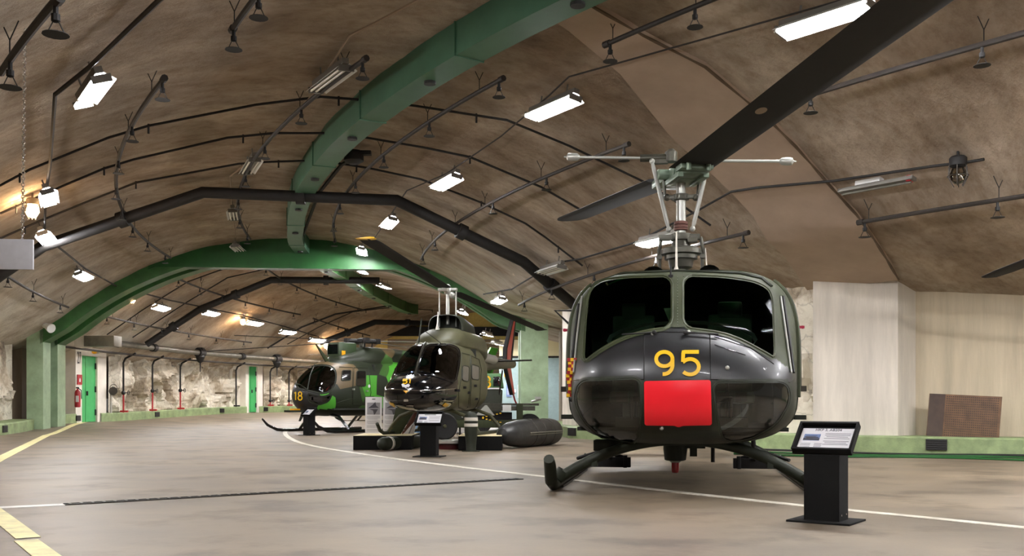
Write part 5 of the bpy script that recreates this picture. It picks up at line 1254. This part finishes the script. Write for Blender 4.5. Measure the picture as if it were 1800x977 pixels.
mb.grid(rows); mb.add(rows[-1], [tuple(range(17))]); mb.build('rotor_fairing', 'olive_dark', jet, ang=60)
mb = MB(); mb.box((0, 3.0, 2.55), (.54, .05, .36)); mb.build('fairing_mouth', 'olive_dark', jet)
hub2 = M2.inverted() @ px(787, 509, 20.95); mx, my = hub2.x, hub2.y
mb = MB(); mb.cyl((mx, my, 2.6), (mx, my, hub2.z), .04, n=14); mb.build('mast', 'rod_grey', jet)
for s in (-1, 1): mb = MB(); mb.cyl((mx + s * .185, my, 2.55), (mx + s * .185, my, hub2.z - .04), .016, n=8); mb.build('pitch_link', 'rod_grey', jet)
mb = MB(); mb.box(hub2, (.42, .09, .06)); mb.lathe([(.07, -.1), (.09, 0), (.06, .08), (.03, .12)], hub2, n=14); mb.box(hub2 + V((0, 0, -.02)), (.12, .5, .08)); mb.ball(hub2 + V((.1, 0, -.12)), .07, 10, 8); mb.build('rotor_hub', 'rod_grey', jet, bevel=.01)
tn = M2.inverted() @ px(641, 418, 15.95); ta = M2.inverted() @ px(945, 577, 25.3)
for tp in (tn, ta):
    d = (tp - hub2).normalized(); b_ = blade('rotor_blade', hub2 + d * .05, hub2 + d * 5.08, .33, 'blade_black', jet, .25)
    mb = MB(); c = hub2 + d * 4.97; blade('blade_tip', hub2 + d * 5.0, hub2 + d * 5.11, .34, 'yellow_paint' if tp is tn else 'blade_black', jet, .0)
mb = MB(); q = M2.inverted() @ px(769, 580, 20.0); mb.tube([q, q + V((0, 0, .1)), q + V((.02, 0, .37))], [.05, .02, .016], 8); mb.build('air_probe', 'rod_grey', jet)
mb = MB(); a, b = M2.inverted() @ px(736, 603, 19.4), M2.inverted() @ px(741, 560, 19.4); mb.tube([a, b], .014, 6); mb.tube([M2.inverted() @ px(746, 581, 19.2), M2.inverted() @ px(775, 603, 19.4)], .008, 5); mb.build('wire_cutter', 'olive_dark', jet)
# tail
blade('stabiliser', (-.0, 6.5, 1.96), (.98, 6.5, 1.98), .42, 'blade_black', jet, .1); blade('stabiliser', (0, 6.5, 1.96), (-.98, 6.5, 1.98), .42, 'blade_black', jet, .1)
fin = Matrix(((0, 0, 1, -.04), (1, 0, 0, 0), (0, 1, 0, 0), (0, 0, 0, 1)))
zt_, zm_, zb_ = 3.25, 2.15, 1.15
mb = MB(); mb.prism([(7.75, zm_ - .3), (8.35, zm_ - .3), (8.5, 2.3), (9.0, zt_), (8.72, zt_), (7.85, 2.3)], fin, .08); mb.prism([(7.8, 1.85), (8.4, 1.85), (8.85, zb_), (8.6, zb_)], fin, .08); mb.build('tail_fin', 'blade_red', jet, bevel=.015)
mb = MB(); fin2 = fin.copy(); fin2[0][3] = -.045
mb.prism([(7.72, 1.8), (7.86, 1.8), (7.95, 2.35), (8.8, zt_ + .02), (8.7, zt_ + .02), (7.8, 2.35)], fin2, .09); mb.prism([(8.3, 1.85), (8.42, 1.85), (9.02, zt_ + .02), (8.94, zt_ + .02), (8.42, 2.3)], fin2, .09); mb.prism([(7.78, 1.86), (7.9, 1.86), (8.66, zb_ - .02), (8.57, zb_ - .02)], fin2, .09); mb.build('fin_edge', 'blade_black', jet)
mb = MB(); mb.tube([(.0, 8.7, 1.25), (.0, 9.0, 1.0), (.06, 9.15, .8)], .025, 8); mb.build('tail_guard', 'red_paint', jet)
blade('tail_rotor_blade', (-.22, 8.5, 1.85), (-.22, 8.9, 2.55), .13, 'blade_black', jet, .05, up=(1, 0, 0)); blade('tail_rotor_blade', (-.22, 8.5, 1.85), (-.22, 8.1, 1.15), .13, 'blade_black', jet, .05, up=(1, 0, 0))
mb = MB(); mb.tube([(.2, 4.3, 1.98), (.22, 5.0, 1.98), (.25, 5.6, 1.96)], [.1, .11, .1], 12); mb.ball((.25, 5.62, 1.96), .11, 10, 8); mb.build('exhaust', 'rod_grey', jet)
# skids, tall gear resting on the plinths
for s in (-1, 1):
    mb = MB(); mb.tube([(s * .96, 1.0, .52), (s * .96, 1.15, .38), (s * .96, 1.35, .325), (s * .96, 4.0, .325)], .035, 10); mb.build('skid_tube', 'olive_dark', jet)
    for y in (1.6, 3.5):
        mb = MB(); mb.tube([(0, y, .79), (s * .4, y, .77), (s * .7, y, .66), (s * .88, y, .45), (s * .96, y, .33)], .036, 10); mb.build('cross_tube', 'olive_drab', jet)

# ================================================================== third helicopter, number 18 (and its neighbour behind)
R3 = -math.radians(42); HB = V((-4.89, 32.0)); dir3 = V((math.sin(math.radians(42)), math.cos(math.radians(42))))
N3 = HB - dir3 * 2.6; M3 = TR((N3.x, N3.y, 0), R3)
bo = thing('helicopter', 'camouflaged green helicopter numbered 18 with roof sight box, left of the poster boards', 'helicopter', M3)
ST = [(0.0, .02, 1.12, 1.16, 1.14, 2, 2), (.06, .3, .88, 1.4, 1.14, 2.1, 2.1), (.25, .52, .68, 1.68, 1.15, 2.2, 2.2), (.6, .70, .56, 1.98, 1.2, 2.3, 2.4), (1.1, .78, .5, 2.24, 1.25, 2.5, 2.6), (1.6, .8, .5, 2.34, 1.3, 2.8, 2.8), (3.3, .8, .5, 2.34, 1.3, 2.8, 2.8), (4.1, .72, .72, 2.3, 1.35, 2.6, 2.6), (4.5, .5, 1.0, 2.2, 1.5, 2.3, 2.3), (4.62, .05, 1.5, 1.6, 1.55, 2, 2)]
mb = MB(); loft(mb, ST, 110, 72, power=1.4); body = mb.build('fuselage', ['camouflage', 'nose_black', 'olive_dark'], bo, ang=60); cast18 = Caster(body, M3)
G1 = smooth_poly([(518, 672), (530, 654), (552, 641.5), (577, 641), (590, 648), (592, 666), (586, 685), (568, 693), (543, 687), (524, 684)], 1)
G2 = smooth_poly([(540, 690), (568, 697), (585, 691), (578, 706), (560, 712), (542, 706)], 1)
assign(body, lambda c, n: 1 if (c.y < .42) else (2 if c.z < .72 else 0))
cut(body, M3, [G1, G2], k=1.0)
for gp in (G1, G2):
    g = cast18.patch('windshield', gp, 'eye', 'dark_glass', bo, off=.005, rim=False); cast18.ring('glass_frame', gp, 'eye', 'olive_dark', g, -.8, 2.2, step=3); mb = MB(); cast18.line(mb, gp, 'eye', .018, close=True, sub=3); mb.build('glass_seal', 'olive_dark', g)
mb = MB(); cast18.line(mb, [(553, 641), (545, 660), (540, 688)], 'eye', .02); cast18.line(mb, [(518, 674), (528, 676), (541, 685)], 'eye', .018); mb.build('window_post', 'olive_dark', bo)
for wp in ([(602, 651), (617, 651), (616, 668), (600, 669)], [(627, 652), (643, 652), (642.5, 679), (626, 678)]):
    g = cast18.patch('door_window', smooth_poly(wp, 1), 'eye', 'gloss_black', bo, off=.006); mb = MB(); cast18.line(mb, smooth_poly(wp, 1), 'eye', .018, close=True); mb.build('window_seal', 'olive_dark', g)
mb = MB(); cast18.line(mb, [(596, 645), (620, 646), (619, 700), (592, 708)], 'eye', .011); cast18.line(mb, [(622, 646), (648, 647), (652, 690), (648, 712), (620, 710)], 'eye', .011, close=True); mb.build('door_outline', 'olive_dark', bo)
mb = MB()
for x, y in ((620, 684), (644, 687)):
    h = cast18((x, y), 'eye', .02)
    if h: mb.box(h, (.12, .05, .05))
build_each(mb, 'door_handle', 'rod_grey', bo)
cast18.patch('round_mark', [(648.5 + 2 * math.cos(a * PI / 5), 678.5 + 3 * math.sin(a * PI / 5)) for a in range(10)], 'eye', 'paper', bo, off=.014, rim=False)
mb = MB(); numeral(cast18, '1', 516.5, 689, 7, 14, 2.0, 'eye', mb); numeral(cast18, '8', 524, 688.5, 8, 14.5, 2.0, 'eye', mb); o = mb.build('number_18', 'yellow_paint', bo); o['label'] = 'yellow number 18 on the dark nose'
mb = MB(); mb.box((0, 2.2, .72), (1.4, 2.6, .05)); mb.box((0, 2.5, 1.4), (1.45, .05, 1.5)); mb.build('cabin_floor', 'inside_dark', bo)
for s in (-1, 1): mb = MB(); mb.box((s * .36, 1.5, 1.0), (.5, .5, .14)); mb.box((s * .36, 1.75, 1.5), (.5, .12, .9)); mb.build('crew_seat', 'seat_fabric', bo, bevel=.04)
mb = MB(); mb.box((.1, .8, 1.2), (.7, .3, .5)); mb.build('instrument_panel', 'inside_dark', bo, bevel=.05)
mb = MB(); loft(mb, [(1.3, .05, 2.2, 2.3, 2.25, 2, 2), (1.45, .4, 2.1, 2.42, 2.2, 3, 2), (2.0, .5, 2.1, 2.55, 2.2, 3, 2), (2.6, .55, 2.1, 2.74, 2.2, 3, 2), (4.2, .5, 1.9, 2.7, 2.2, 2.8, 2), (4.8, .3, 1.9, 2.45, 2.15, 2.2, 2)], 30, 32, power=1.1); mb.build('engine_cowling', 'camouflage', bo)
q = M3.inverted() @ px(606, 619, 31.4); r_ = bo
mb = MB(); mb.box((-.05, 1.8, 2.62), (.62, .72, .44)); o = mb.build('sight_box', 'sight_green', bo, bevel=.05); mb = MB(); mb.box((-.05, 1.8, 2.37), (.44, .5, .1)); mb.build('sight_collar', 'yellow_paint', bo); mb = MB(); mb.box((.262, 1.62, 2.5), (.012, .14, .14)); mb.build('sight_label', 'amber', o)
mb = MB(); mb.box((-.05, 1.436, 2.62), (.5, .02, .3)); mb.build('sight_window', 'gloss_black', o)
mb = MB(); mb.prism([(.55, 2.0), (.7, 2.08), (.12, 2.66), (.08, 2.66)], Matrix(((0, 0, 1, .1), (1, 0, 0, .55), (0, 1, 0, 0.08), (0, 0, 0, 1))), .05); mb.build('wire_cutter', 'olive', bo, bevel=.01)
mb = MB(); mb.prism([(.15, .8), (.3, .75), (.0, .3), (-.05, .3)], Matrix(((0, 0, 1, -.02), (1, 0, 0, .15), (0, 1, 0, 0.05), (0, 0, 0, 1))), .05); mb.build('lower_wire_cutter', 'olive_dark', bo)
mb = MB(); mb.box((.05, -.12, .66), (.3, .5, .06)); mb.build('nose_probe', 'olive_dark', bo); mb = MB(); mb.box((-.05, .0, .7), (.25, .2, .08)); mb.build('lamp_lens', 'amber', bo)
hz = 2.93; hy = 2.6
mb = MB(); mb.cyl((0, hy, 2.6), (0, hy, hz), .09, n=12); mb.build('mast', 'hub_dark', bo)
mb = MB(); mb.lathe([(.1, -.06), (.2, -.04), (.2, .06), (.1, .1)], (0, hy, hz), n=14)
for k in range(4):
    a = PI / 4 + k * PI / 2 + .35; d = V((math.cos(a), math.sin(a), 0)); c = V((0, hy, hz)); mb.cyl(c + d * .12, c + d * .55, .075, n=10); mb.box(c + d * .5, (.16, .16, .16)); mb.cyl(c + d * .3 + V((0, 0, -.3)), c + d * .34, .02, n=6)
mb.build('rotor_hub', 'pipe_black', bo)
for xt, yt, Yt in ((424, 590, 33.6), (432, 613, 30.4)):
    tp = M3.inverted() @ px(xt, yt, Yt); d = (tp - V((0, hy, hz))); ln = d.length; d.normalize(); blade('rotor_blade', V((0, hy, hz)) + d * .5, V((0, hy, hz)) + d * 4.92, .27, 'pipe_brown', bo, .1)
for xt, yt, Yt in ((900, 603, 32.6), (850, 628, 36)):
    tp = M3.inverted() @ px(xt, yt, Yt); d = (tp - V((0, hy, hz))); d.normalize(); blade('rotor_blade', V((0, hy, hz)) + d * .5, V((0, hy, hz)) + d * 4.92, .27, 'rod_grey', bo, .1)
mb = MB(); mb.tube([(0, 3.8, 2.0), (0, 5.0, 2.0), (0, 8.4, 2.05)], [.34, .27, .16], 18); mb.build('tail_boom', 'camouflage', bo)
mb = MB(); mb.prism([(7.9, 2.0), (8.5, 2.0), (9.1, 2.95), (8.7, 2.98)], fin, .1); mb.build('tail_fin', 'camouflage', bo, bevel=.02)
blade('stabiliser', (0, 7.4, 2.05), (1.0, 7.4, 2.05), .5, 'camouflage', bo, .1); blade('stabiliser', (0, 7.4, 2.05), (-1.0, 7.4, 2.05), .5, 'camouflage', bo, .1)
mb = MB(); mb.ball((.55, 4.3, 2.35), .16, 12, 8, (1, 1.6, 1)); mb.build('exhaust', 'boot_brown', bo)
for s in (-1, 1):
    mb = MB(); mb.tube([(s * 1.3, -.35, .42), (s * 1.3, -.15, .22), (s * 1.3, .2, .07), (s * 1.3, .5, .05), (s * 1.3, 3.6, .05)], [.03, .045, .05, .05, .05], 10); mb.build('skid_tube', 'gloss_black', bo)
    for y in (1.05, 3.0):
        mb = MB(); mb.tube([(s * .3, y, .55), (s * .75, y, .5), (s * 1.1, y, .22), (s * 1.28, y, .07)], .045, 10); mb.build('cross_tube', 'gloss_black', bo)
copy_tree(bo, TR((-9.2 + 2.3, 43.6, 0), R3) , None, 'second four-blade helicopter, only its rotor seen behind number 18')
# ------------------------------------------------------------------ info stands
def stand(x, y, rz, label, s=1.0, title=None):
    p = pz(x, y); r = thing('info_stand', label, 'information stand', TR((p.x, p.y, 0), rz), 'black information stands')
    mb = MB(); mb.box((0, 0, .008), (.5 * s, .42 * s, .016)); mb.build('base_plate', 'black_box', r, bevel=.003)
    mb = MB(); mb.hull([V((a * .14, b * .11, .016)) for a, b in ((-1, -1), (1, -1), (1, 1), (-1, 1))], [V((-.14, -.11, .53)), V((.14, -.11, .53)), V((.14, .11, .68)), V((-.14, .11, .68))]); mb.build('column', 'black_box', r, smooth=False)
    mb = MB()
    for k in (-.06, .06): mb.cyl((.139, k, .06), (.143, k, .06), .008, n=8)
    build_each(mb, 'bolt', 'chrome', r)
    t = math.radians(43); m = Matrix.Translation((0, -.0, .655)) @ Matrix.Rotation(t, 4, 'X'); R3_ = m.to_3x3()
    w, h = .47, .31
    mb = MB(); mb.box(m @ V((0, 0, -.012)), (w, h, .02), R3_)
    for sx in (-1, 1): mb.box(m @ V((sx * (w / 2 - .009), 0, .018)), (.018, h, .05), R3_); mb.box(m @ V((0, sx * (h / 2 - .009), .018)), (w, .018, .05), R3_)
    mb.build('tray', 'black_box', r, bevel=.002)
    mb = MB(); mb.box(m @ V((0, -.012, .002)), (w - .05, h - .06, .004), R3_); sh = mb.build('sheet', 'paper', r)
    mb = MB(); mb.box(m @ V((-.115, .01, .005)), (.13, .07, .003), R3_); ph_ = mb.build('picture', 'photo_blue', sh)
    mb = MB(); mb.box(m @ V((-.115, -.012, .0068)), (.13, .022, .002), R3_); mb.prism([(-.17, .012), (-.09, .014), (-.06, .006), (-.06, .0), (-.15, -.004), (-.17, .002)], m @ Matrix.Translation((0, .004, .0068)), .002); mb.box(m @ V((-.12, .028, .0068)), (.09, .004, .002), R3_); mb.build('pictured_aircraft', 'print_dark', sh)
    mb = MB()
    for k in range(7):
        mb.box(m @ V((.085, .055 - .018 * k - (.012 if k > 3 else 0), .005)), (.2 - .03 * (k % 3 == 2), .005, .002), R3_)
    for k in range(4): mb.box(m @ V((-.15, -.06 - .016 * k, .005)), (.08, .005, .002), R3_); mb.box(m @ V((-.05, -.06 - .016 * k, .005)), (.06, .005, .002), R3_)
    mb.build('print_lines', 'print_mid', sh)
    if title: text_mesh('title', title, .036, m @ Matrix.Translation((.0, .095, .005)), 'print_dark', sh, .001)
    else:
        mb = MB(); mb.box(m @ V((0, .095, .005)), (.2, .014, .002), R3_); mb.build('title', 'print_dark', sh)
    return r
stand(1452, 916, -math.radians(36), 'black information stand at right beside the front helicopter, largest', title='HKP 3, AB204')
stand(755, 802.5, -math.radians(9), 'black information stand in front of the helicopter numbered 51')
stand(543.5, 765, -math.radians(46), 'black information stand in front of the helicopter numbered 18, smallest')

# ------------------------------------------------------------------ plinth boxes under the skids, display boards
def plinth(c, d, rz, label):
    r = thing('plinth_box', label, 'plinth box', TR((c[0], c[1], 0), rz), 'black plinth boxes under helicopter 51'); mb = MB(); mb.box((0, 0, d[2] / 2), (d[0], d[1], d[2] - .004)); mb.build('side_panel', 'black_box', r, bevel=.004); mb = MB(); mb.box((0, 0, d[2]), (d[0] - .01, d[1] - .01, .012)); mb.build('top_board', 'wood_top', r); return r
plinth((-2.56, 20.2), (1.15, 1.75, .28), .0, 'black box with pale top under the left skid of helicopter 51'); plinth((-.62, 19.9), (.85, 1.7, .28), .0, 'black box with pale top under the right skid of helicopter 51')
def board(x0, x1, y0, Yb, rz, label, second=False):
    a, b = px(x0, 768, Yb), px(x1, 768, Yb); z1 = px(x0, y0, Yb).z; z0 = .296; w = (b.x - a.x) / math.cos(rz); h = z1 - z0
    r = thing('display_board', label, 'display board', TR(((a.x + b.x) / 2, Yb, z0), rz) @ Matrix.Rotation(-.06, 4, 'X'), 'white display boards'); mb = MB(); mb.box((0, 0, h / 2), (w, .012, h)); mb.build('sheet', 'paper', r)
    mb = MB(); mb.box((0, -.008, h * .68), (w * .78, .004, h * .33)); mb.build('picture', 'print_mid', r)
    mb = MB(); f = Matrix(((1, 0, 0, 0), (0, 0, -1, -.0105), (0, 1, 0, 0), (0, 0, 0, 1)))
    k = w * .33; cz = h * .69
    mb.prism([(-k, cz), (k, cz + .01), (k * .5, cz + .05), (.3 * k, cz + .13), (-.1 * k, cz + .08)], f, .003); mb.prism([(-k * .8, cz - .02), (k * .8, cz - .02), (.3 * k, cz - .12), (.1 * k, cz - .14), (-.1 * k, cz - .05)], f, .003); mb.build('pictured_aircraft', 'print_dark', r)
    mb = MB(); mb.box((0, -.008, h * .94), (w * .2, .004, .016)); mb.build('heading', 'print_dark', r)
    mb = MB()
    for i in range(17):
        if i in (4, 9, 13): continue
        mb.box((-.02 * (i % 5 == 3), -.008, h * .47 - i * h * .026), (w * (.8 - .2 * (i % 5 == 3)), .003, h * .008))
    mb.build('print_lines', 'print_mid', r)
board(642, 671, 697.5, 20.35, .03, 'white display board with a dark delta jet picture, left one'); board(672.5, 707, 697.5, 20.45, -.12, 'white display board half hidden by the black nose, right one')
# cylinder lying by the left plinth
A, B = V((-2.62, 19.05, .135)), V((-2.1, 20.4, .135)); d = (B - A).normalized(); r = thing('lying_cylinder', 'dark green cylinder with white band lying against the left plinth', 'torpedo', TR((0, 0, 0)))
A = px(673, 779, 18.95); A.z = .14; B = A + V((.62, 1.3, 0)); d = (B - A).normalized(); ln = (B - A).length
mb = MB(); mb.lathe([(.01, -.1), (.06, -.09), (.11, -.04), (.13, .03), (.13, ln), (.1, ln + .05)], A, d, 20); mb.build('body', 'olive_dark', r); mb = MB(); mb.lathe([(.131, .16), (.134, .165), (.134, .195), (.131, .2)], A, d, 20); mb.lathe([(.131, .22), (.134, .225), (.134, .235), (.131, .24)], A, d, 20); build_each(mb, 'band', 'white_paint', r)
# standing canister
c = pz(828, 793); r = thing('standing_canister', 'dark olive canister with two white bands standing in front of helicopter 51', 'canister', TR((c.x, c.y, 0)))
mb = MB(); mb.lathe([(.1, 0), (.1, .03), (.095, .04), (.105, .2), (.125, .36), (.13, .5), (.13, .62), (.12, .69), (.09, .735), (.05, .755)], n=24); mb.build('body', 'olive_dark', r); mb = MB(); mb.lathe([(.1305, .585), (.1325, .59), (.1305, .645), (.128, .65)], n=24); mb.lathe([(.1305, .475), (.1325, .48), (.1325, .53), (.1305, .535)], n=24); build_each(mb, 'band', 'white_paint', r)
mb = MB(); mb.box((0, 0, .006), (.34, .26, .012)); mb.build('foot_plate', 'olive_dark', r)
# red round foot with a pale disc
c = pz(790, 789); r = thing('round_stand', 'dark red round base carrying a pale disc behind the middle information stand', 'stand', TR((c.x, c.y, 0))); mb = MB(); mb.lathe([(.22, 0), (.23, .02), (.23, .1), (.2, .115)], n=28); mb.build('base', 'red_dark' if 'red_dark' in MATS else mat('red_dark', (84, 24, 28), .5).name, r)
mb = MB(); mb.lathe([(.3, .115), (.36, .125), (.36, .16), (.32, .175), (.1, .19)], n=32); mb.build('disc', 'galvanised', r)
# camouflaged fin and blue drum behind the skid
Yf = 20.2
def pxm(Yw): return Matrix(((Yw / F, 0, 0, -900 * Yw / F), (0, 0, 1, Yw), (0, -Yw / F, 0, CH + H0 * Yw / F), (0, 0, 0, 1)))
r = thing('painted_fin', 'olive and brown painted fin propped behind the left skid of helicopter 51', 'fin', TR((0, 0, 0)))
def fl(poly, Yw, t, name, m, par): mb = MB(); mb.hull([px(x, y, Yw) for x, y in poly], [px(x, y, Yw) + V((0, t, 0)) for x, y in poly]); return mb.build(name, m, par, bevel=.006)
fl([(696, 715), (732, 715), (704, 763), (685, 764.5)], Yf, .08, 'fin_panel', 'olive', r); fl([(733, 716), (737, 716), (727, 742), (708, 763), (705.5, 763)], Yf, .06, 'brown_edge', 'boot_brown', r)
r = thing('white_board', 'white board with dark marking behind the painted fin', 'board', TR((0, 0, 0))); fl([(708, 764), (727, 742), (733, 742), (727, 764)], Yf + .25, .02, 'sheet', 'paper', r); fl([(717, 763), (724, 747), (726, 747), (720, 763)], Yf + .235, .01, 'marking', 'print_mid', r)
c = pz(735, 778); r = thing('blue_drum', 'blue drum low behind the middle information stand', 'drum', TR((c.x, c.y + .6, 0))); mat('blue_paint', (64, 104, 140), .4)
mb = MB(); mb.lathe([(.16, 0), (.17, .02), (.17, .36), (.15, .4)], n=20); mb.build('body', 'blue_paint', r); mb = MB(); mb.lathe([(.05, 0), (.05, .03)], (.06, -.165, .18), (0, -1, 0), 12); mb.build('port', 'black_gap', r)
# drop tank
A, B = px(890, 765, 19.75), px(965, 755, 21.6); A.z = B.z = .29; d = (B - A).normalized(); L_ = 2.55; A = B - d * L_ + d * .25
r = thing('drop_tank', 'grey dented drop tank lying between the helicopters', 'drop tank', TR((A.x, A.y, 0), math.atan2(d.y, d.x)))
mat('tank_grey', (54, 54, 53), .42, metal=.35, var=.45, vscale=4, bump=.15, bscale=6)
mb = MB(); mb.lathe([(.02, 0), (.12, .05), (.19, .16), (.245, .4), (.28, .75), (.292, 1.1), (.292, 2.3), (.28, 2.42), (.2, 2.5), (.05, 2.52)], (0, 0, .292), (1, 0, 0), 36); mb.build('shell', 'tank_grey', r, ang=30)
mb = MB(); mb.tube([(.75, -.285, .31), (1.1, -.297, .31), (2.4, -.29, .31)], .014, 6); mb.tube([(.75, -.28, .27), (1.1, -.292, .27), (2.4, -.285, .27)], .01, 6); mb.build('seam', 'pipe_grey', r)
mb = MB()
for x in (1.1, 1.55, 2.0): mb.torus((x, 0, .292), (1, 0, 0), .294, .005, 40, 5)
mb.box((1.4, -.1, .575), (.3, .02, .02)); mb.box((1.4, .08, .58), (.3, .02, .02)); mb.build('hoop', 'steel_dark', r)
# trailer
r = thing('trailer', 'olive equipment trailer with a black tyre behind helicopter 51', 'trailer', TR((-.75, 26.0, 0)))
mb = MB()
for y in (-.6, .6): mb.box((0, y, .38), (2.5, .09, .2))
for x in (-1.2, -.4, .4, 1.2): mb.box((x, 0, .36), (.08, 1.2, .14))
mb.box((.95, -.62, .66), (.17, .1, .5)); mb.box((-1.1, -.62, .62), (.1, .1, .4)); mb.build('chassis', 'olive', r, bevel=.008)
mb = MB(); mb.box((.1, 0, .88), (2.7, 1.2, .06)); mb.box((.1, -.6, .78), (2.5, .05, .12)); mb.build('deck', 'hub_dark', r)
mb = MB(); mb.hull([V((-.2, -.66, .6)), V((.05, -.66, .86)), V((.1, -.66, .86)), V((.3, -.66, .6))], [V((-.2, -.6, .6)), V((.05, -.6, .86)), V((.1, -.6, .86)), V((.3, -.6, .6))]); mb.box((-.3, -.67, .72), (.6, .03, .03), Matrix.Rotation(-.6, 3, 'Y')); mb.build('brace', 'rod_grey', r)
mb = MB(); mb.box((.62, -.7, .78), (.22, .2, .17)); mb.build('control_box', 'lamp_white', r, bevel=.01)
mb = MB()
for i in range(6):
    mb.box((.0 + i * .09, -.64, .55 + .02 * i), (.05, .02, .025)); mb.box((.0 + i * .09, -.64, .52 - .02 * i), (.05, .02, .025))
mb.build('warning_dashes', 'yellow_paint', r); mb = MB(); mb.box((.25, -.58, .55), (1.0, .03, .26)); mb.build('skirt', 'black_gap', r)
def wheel(c, R_, label=None):
    w = bpy.data.objects.new('wheel', None); COL.objects.link(w); w.parent = r; w.location = c
    mb = MB(); mb.lathe([(R_ * .55, -.1), (R_ * .9, -.11), (R_, -.07), (R_, .07), (R_ * .9, .11), (R_ * .55, .1)], (0, 0, 0), (.35, -1, 0), 28); mb.build('tyre', 'rubber', w)
    mb = MB(); mb.lathe([(R_ * .56, -.08), (R_ * .3, -.05), (R_ * .28, .09), (.05, .1), (.03, .13)], (0, 0, 0), (.35, -1, 0), 20); mb.build('rim', 'olive_drab', w)
wheel((-.95, -1.6, .34), 0.34); wheel((1.2, -.4, .32), .32)
mb = MB(); mb.box((-.95, -1.0, .4), (.12, 1.1, .1)); mb.build('drawbar', 'olive', r)
mb = MB(); mb.cyl((1.25, -.75, .95), (1.5, -.8, 1.02), .025, n=8); mb.box((1.42, -.8, 1.05), (.16, .1, .06)); mb.build('jack_handle', 'rod_grey', r)
mb = MB()
for x in (-.6, 0, .5): mb.cyl((x, -.6, 0), (x, -.6, .3), .025, n=6)
build_each(mb, 'prop_leg', 'pipe_black', r)
# vehicle with the 3
r = thing('vehicle', 'dark green vehicle body with yellow number 3 behind the trailer', 'vehicle', TR((-1.95, 29.6, 0)))
mat('army_green', (52, 92, 48), .45, var=.15)
mb = MB(); mb.hull([V((-1.4, -.9, .35)), V((1.62, -.9, .35)), V((1.62, .9, .35)), V((-1.4, .9, .35))], [V((-1.4, -.9, 1.32)), V((1.66, -.9, 1.32)), V((1.66, .9, 1.32)), V((-1.4, .9, 1.32))]); mb.build('hull', 'olive_dark', r, bevel=.05)
mb = MB(); mb.hull([V((-1.3, -.9, 1.36)), V((1.7, -.9, 1.36)), V((1.7, .9, 1.36)), V((-1.3, .9, 1.36))], [V((-1.2, -.8, 1.78)), V((1.64, -.84, 1.78)), V((1.64, .8, 1.78)), V((-1.2, .8, 1.78))]); mb.build('cabin', 'army_green', r, bevel=.04)
mb = MB(); mb.box((.1, -.9, 1.34), (3.04, .03, .04)); mb.build('white_stripe', 'paper', r); mb = MB(); mb.box((1.5, -.895, 1.55), (.2, .06, .28)); mb.build('window', 'gloss_black', r, bevel=.02)
mb = MB(); mb.cyl((.45, 0, 1.78), (.45, 0, 1.9), .05, n=8); mb.build('roof_lamp', 'red_paint', r); mb = MB()
for x in (-.8, 1.0): mb.lathe([(.2, -.1), (.34, -.08), (.36, 0), (.34, .08), (.2, .1)], (x, -.8, .36), (0, 1, 0), 24)
build_each(mb, 'wheel', 'rubber', r)
class FlatCast:
    def __call__(s, p, mode, off=0): return V((p[0], -.875 - .06 * 0, p[1])) + V((0, -.035, 0))
mb = MB(); n0 = len(mb.v); numeral(FlatCast(), '3', 1.13, -1.69, .2, .32, .05, 'x', mb); mb.v = [(x, y + (-.01), -z) for x, y, z in mb.v]; mb.build('number_3', 'yellow_paint', r)

# blade tip of a machine parked out of the frame on the right
P0, P1 = px(1738, 487, 13.0), px(1832, 451, 12.0); d = (P1 - P0).normalized(); hb = P0 + d * 5.0
r = thing('display_rotor', 'dark pointed rotor blade tip entering at the right edge below the long pipe', 'rotor', TR((hb.x, hb.y, 0)))
blade('rotor_blade', V((0, 0, hb.z)), P0 - V((hb.x, hb.y, 0)), .3, 'blade_black', r, .2)
mb = MB(); mb.cyl((0, 0, 0), (0, 0, hb.z + .05), .06, n=14); mb.build('mast', 'rod_grey', r); mb = MB(); mb.lathe([(.06, -.1), (.14, -.05), (.14, .05), (.06, .1)], (0, 0, hb.z), n=14); mb.build('rotor_hub', 'hub_dark', r); mb = MB(); mb.lathe([(.4, 0), (.4, .03), (.1, .06), (.08, .3)], n=20); mb.build('foot', 'black_box', r)
# ------------------------------------------------------------------ camera, world, colour
cam = bpy.data.cameras.new('camera'); co = bpy.data.objects.new('camera', cam); COL.objects.link(co)
co.location = (0, 0, CH); co.rotation_euler = (PI / 2, 0, 0); cam.sensor_width = 36; cam.lens = F * 36 / 1800; cam.shift_y = (H0 - 488.5) / 1800; cam.clip_end = 300; cam.clip_start = .05
sc.camera = co
w = bpy.data.worlds.new('world'); sc.world = w; w.use_nodes = True; w.node_tree.nodes['Background'].inputs[0].default_value = (.9, .85, .8, 1); w.node_tree.nodes['Background'].inputs[1].default_value = .05
sc.view_settings.view_transform = 'Standard'; sc.view_settings.look = 'None'; sc.view_settings.exposure = 1.02; sc.view_settings.gamma = 1.0; sc.view_settings.use_curve_mapping = False
